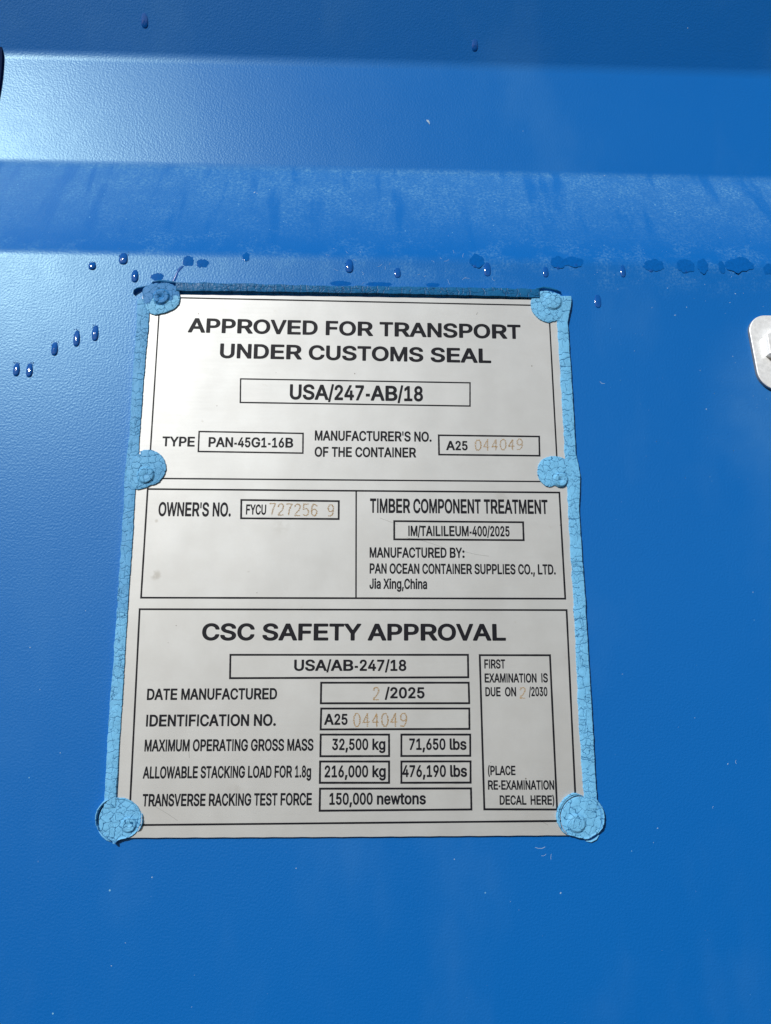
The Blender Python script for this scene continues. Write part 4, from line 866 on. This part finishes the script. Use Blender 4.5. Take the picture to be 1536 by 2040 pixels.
drops = [
 (33, 750, 15, 27, 8, 'leftmost of the two water drops side by side lowest at the left edge'),
 (59, 752, 15, 29, 8, 'right one of the two lowest water drops near the left edge'),
 (109, 709, 15, 28, 7, 'single water drop just above and right of the lowest pair'),
 (153, 691, 15, 33, 9, 'long beaded water drop left of the one nearest the plate'),
 (190, 680, 15, 32, 8, 'water drop nearest the left edge strip of the plate, highest of the rising row'),
 (269, 563, 16, 26, 2, 'round bottomed water drop just above the upper left corner of the plate'),
 (184, 538, 17, 16, 5, 'small leftmost drop under the fold with a ragged left side'),
 (246, 527, 20, 23, 4, 'broad drop under the fold, above and left of the corner drop'),
 (696, 544, 18, 27, 2, 'drop above the word FOR under the dusty fold'),
 (792, 554, 15, 21, 1, 'small drop above the plate, between the drops over FOR and TRANSPORT'),
 (971, 551, 16, 28, 1, 'drop under a dark damp patch above the right half of the plate'),
 (1087, 553, 13, 22, 0, 'narrow drop right above the upper right rivet cap'),
 (1191, 614, 15, 28, 1, 'lone water drop right of the upper right corner of the plate'),
 (1241, 553, 12, 25, 0, 'faint narrow drop right of the plate corner, under the fold'),
 (288, 57, 16, 32, 0, 'lone drop on the dark top fold toward the left'),
 (946, 103, 14, 26, 0, 'faint lone drop on the dark top fold right of centre'),
]
for k, (x, y, w, h, nb, lab) in enumerate(drops):
    o = drop('water_drop', x, y, w, h, (.80 if nb > 1 else .48) * MM, m_water, 3 + k, beads=nb + (5 if nb > 3 else 0))
    tag(o, lab, 'water drop', GD)
GP = 'damp patches under the fold'
patches = [
 (375, 532, 24, 22, 'damp patch right of the upper left corner, left one of a pair'),
 (404, 535, 27, 22, 'damp patch above the word APPROVED, right one of a pair'),
 (490, 520, 15, 17, 'small damp patch above the letters VE of APPROVED'),
 (950, 532, 32, 24, 'damp patch just above the drop over TRANSPORT'),
 (1112, 535, 30, 24, 'left half of the dark smear above the upper right rivet cap'),
 (1142, 531, 42, 19, 'right half of the dark smear above the upper right rivet cap'),
 (1302, 541, 43, 25, 'wide rounded damp patch first right of the faint narrow drop'),
 (1366, 543, 36, 26, 'rounded damp patch above the bolt, left one of three close together'),
 (1400, 544, 22, 28, 'narrow damp patch between two wider ones at the right'),
 (1438, 545, 14, 24, 'small narrow damp patch touching the widest one at the right'),
 (1472, 541, 62, 27, 'widest damp patch near the right edge of the picture'),
 (1536, 546, 34, 20, 'damp patch cut by the right edge of the picture'),
 (313, 561, 28, 20, 'damp patch directly above the torn upper left rivet cap'),
 (680, 571, 46, 13, 'low damp patch lying on the top strip above FOR'),
 (756, 572, 56, 12, 'long low damp patch on the top strip above the T of TRANSPORT'),
 (862, 573, 30, 11, 'short low damp patch on the top strip above TRANSPORT'),
]
for k, (x, y, w, h, lab) in enumerate(patches):
    o = drop('damp_patch', x, y, w, h, .10 * MM, m_damp, 40 + k, shape='patch')
    tag(o, lab, 'damp patch', GP)
    if w > 28 and y < 560:
        # the bead hanging from its lower edge
        b_ = drop('bead', x + (k % 3 - 1) * w * .12, y + 1.5, 9, 9, .32 * MM, m_water, 90 + k)
        b_.location = b_.location - o.location; b_.parent = o
# slanted run of water above the upper left cap
V = []; pts = [(364, 530), (358, 536), (353, 544), (350, 552), (346, 560)]
for k, (x, y) in enumerate(pts):
    p, a = surf(x, y); w = (3.5 + 1.2 * math.sin(k * 2.2)) * PX
    for s in range(7):
        q = -1 + s / 3; V.append((p.x + q * w, p.y - .18 * MM * math.sqrt(1 - q * q) + .00003, p.z))
run = mesh('water_run', V, [(k * 7 + s, (k + 1) * 7 + s, (k + 1) * 7 + s + 1, k * 7 + s + 1) for k in range(4) for s in range(6)], m_water, smooth=True)
tag(run, 'thin slanting run of water leading down to the torn upper left rivet cap', 'water run')
# pale curled flake on the recessed band
p, a = surf(853, 243)
V = []
prof_ = [(-4.5, 6), (-4, 1.5), (-1.5, 5.5), (1, 4), (3.5, 0), (4, -6), (3, -7.5), (1, -3), (-1, -.5), (-3, .5)]
V = [p + Vector((x * PX, -.00015 - .0003 * max(0, y / 6), y * PX)) for x, y in prof_] + [p + Vector((x * PX, .00002, y * PX)) for x, y in prof_]
n = len(prof_)
fl = mesh('paint_flake', V, [tuple(range(n))] + [(k, (k + 1) % n, n + (k + 1) % n, n + k) for k in range(n)], m_chip)
tag(fl, 'tiny pale flake stuck on the recessed blue band above the plate', 'paint flake')

# ------------------------------------------------------------------ bolted steel bracket at the right edge
def rounded(cx, cz, hw, hh, r, n=14):
    P = []
    for (sx, sz, a0) in ((1, 1, 0), (-1, 1, 90), (-1, -1, 180), (1, -1, 270)):
        for k in range(n + 1):
            t = math.radians(a0 + 90 * k / n); P.append((cx + sx * (hw - r) + r * math.cos(t), cz + sz * (hh - r) + r * math.sin(t)))
    return P
def slab(name, P, y0, y1, bev, mat, parent, origin, matside=None):
    n = len(P); cx = sum(p[0] for p in P) / n; cz = sum(p[1] for p in P) / n
    def ring(y, s):
        out = []
        for x, z in P:
            d = math.hypot(x - cx, z - cz); out.append((x - (x - cx) / d * s - origin.x, y - origin.y, z - (z - cz) / d * s - origin.z))
        return out
    V = ring(y0, 0) + ring(y1 + bev, 0) + ring(y1 + bev * .3, bev * .35) + ring(y1, bev)
    F = []
    for j in range(3):
        for k in range(n): F.append((j * n + k, j * n + (k + 1) % n, (j + 1) * n + (k + 1) % n, (j + 1) * n + k))
    F.append(tuple(3 * n + k for k in range(n))[::-1])
    o = mesh(name, V, F, mat, parent)
    bm = bmesh.new(); bm.from_mesh(o.data); bmesh.ops.recalc_face_normals(bm, faces=bm.faces); bm.to_mesh(o.data); bm.free()
    if matside:
        o.data.materials.append(matside)
        for q in o.data.polygons[:n]: q.material_index = 1
    return o
T_BR = 2.0 * MM
org = at(1570, 702)
tl = at(1500, 700, -T_BR); top = at(1560, 628.5, -T_BR); bot = at(1560, 777, -T_BR)
hh = (top.z - bot.z) / 2; cz = (top.z + bot.z) / 2; hw = .0155; cxb = tl.x + .0003 + hw
br = empty('bolted_bracket', Vector((cxb, 0, cz)))
tag(br, 'shiny galvanised steel bracket with a bolt, cut by the right edge of the picture', 'bracket')
P = rounded(cxb, cz, hw, hh, .0092)
P = [(x + (cz - z) * .085 * (1 if x < cxb else 0), z) for x, z in P]
slab('bracket_plate', P, -.0001, -T_BR, .35 * MM, m_galv, br, br.location, m_galvedge)
hexc = at(1556, 690, -T_BR)
hx = [(hexc.x + .0095 * math.cos(math.radians(k * 60 + 213)), hexc.z + .0095 * math.sin(math.radians(k * 60 + 213))) for k in range(6)]
hx2 = []
for k in range(6):
    for t in range(4):
        a, b = hx[k], hx[(k + 1) % 6]; hx2.append((a[0] + (b[0] - a[0]) * t / 4, a[1] + (b[1] - a[1]) * t / 4))
bolt = slab('bolt_head', hx2, -T_BR - .02 * MM, -T_BR - 3.8 * MM, .3 * MM, m_galv, br, br.location)

# ------------------------------------------------------------------ dark rounded edge of a fitting at the left border
YF = DEEP - .0015
pc = at(-28, 150, YF); pr_ = at(2.5, 150, YF); pt_ = at(-21, 40, YF)
tb = empty('dark_fitting', Vector((pc.x, DEEP, pc.z)))
tag(tb, 'dark navy rounded edge of a fitting just showing at the upper left border', 'door fitting')
ea, eb = (pr_ - pc).length, (pt_ - pc).length
P = [(pc.x + ea * math.cos(k / 64 * 6.2832), pc.z + eb * math.sin(k / 64 * 6.2832)) for k in range(64)]
slab('fitting_body', P, DEEP + .0001, YF, .0006, m_navy, tb, tb.location)
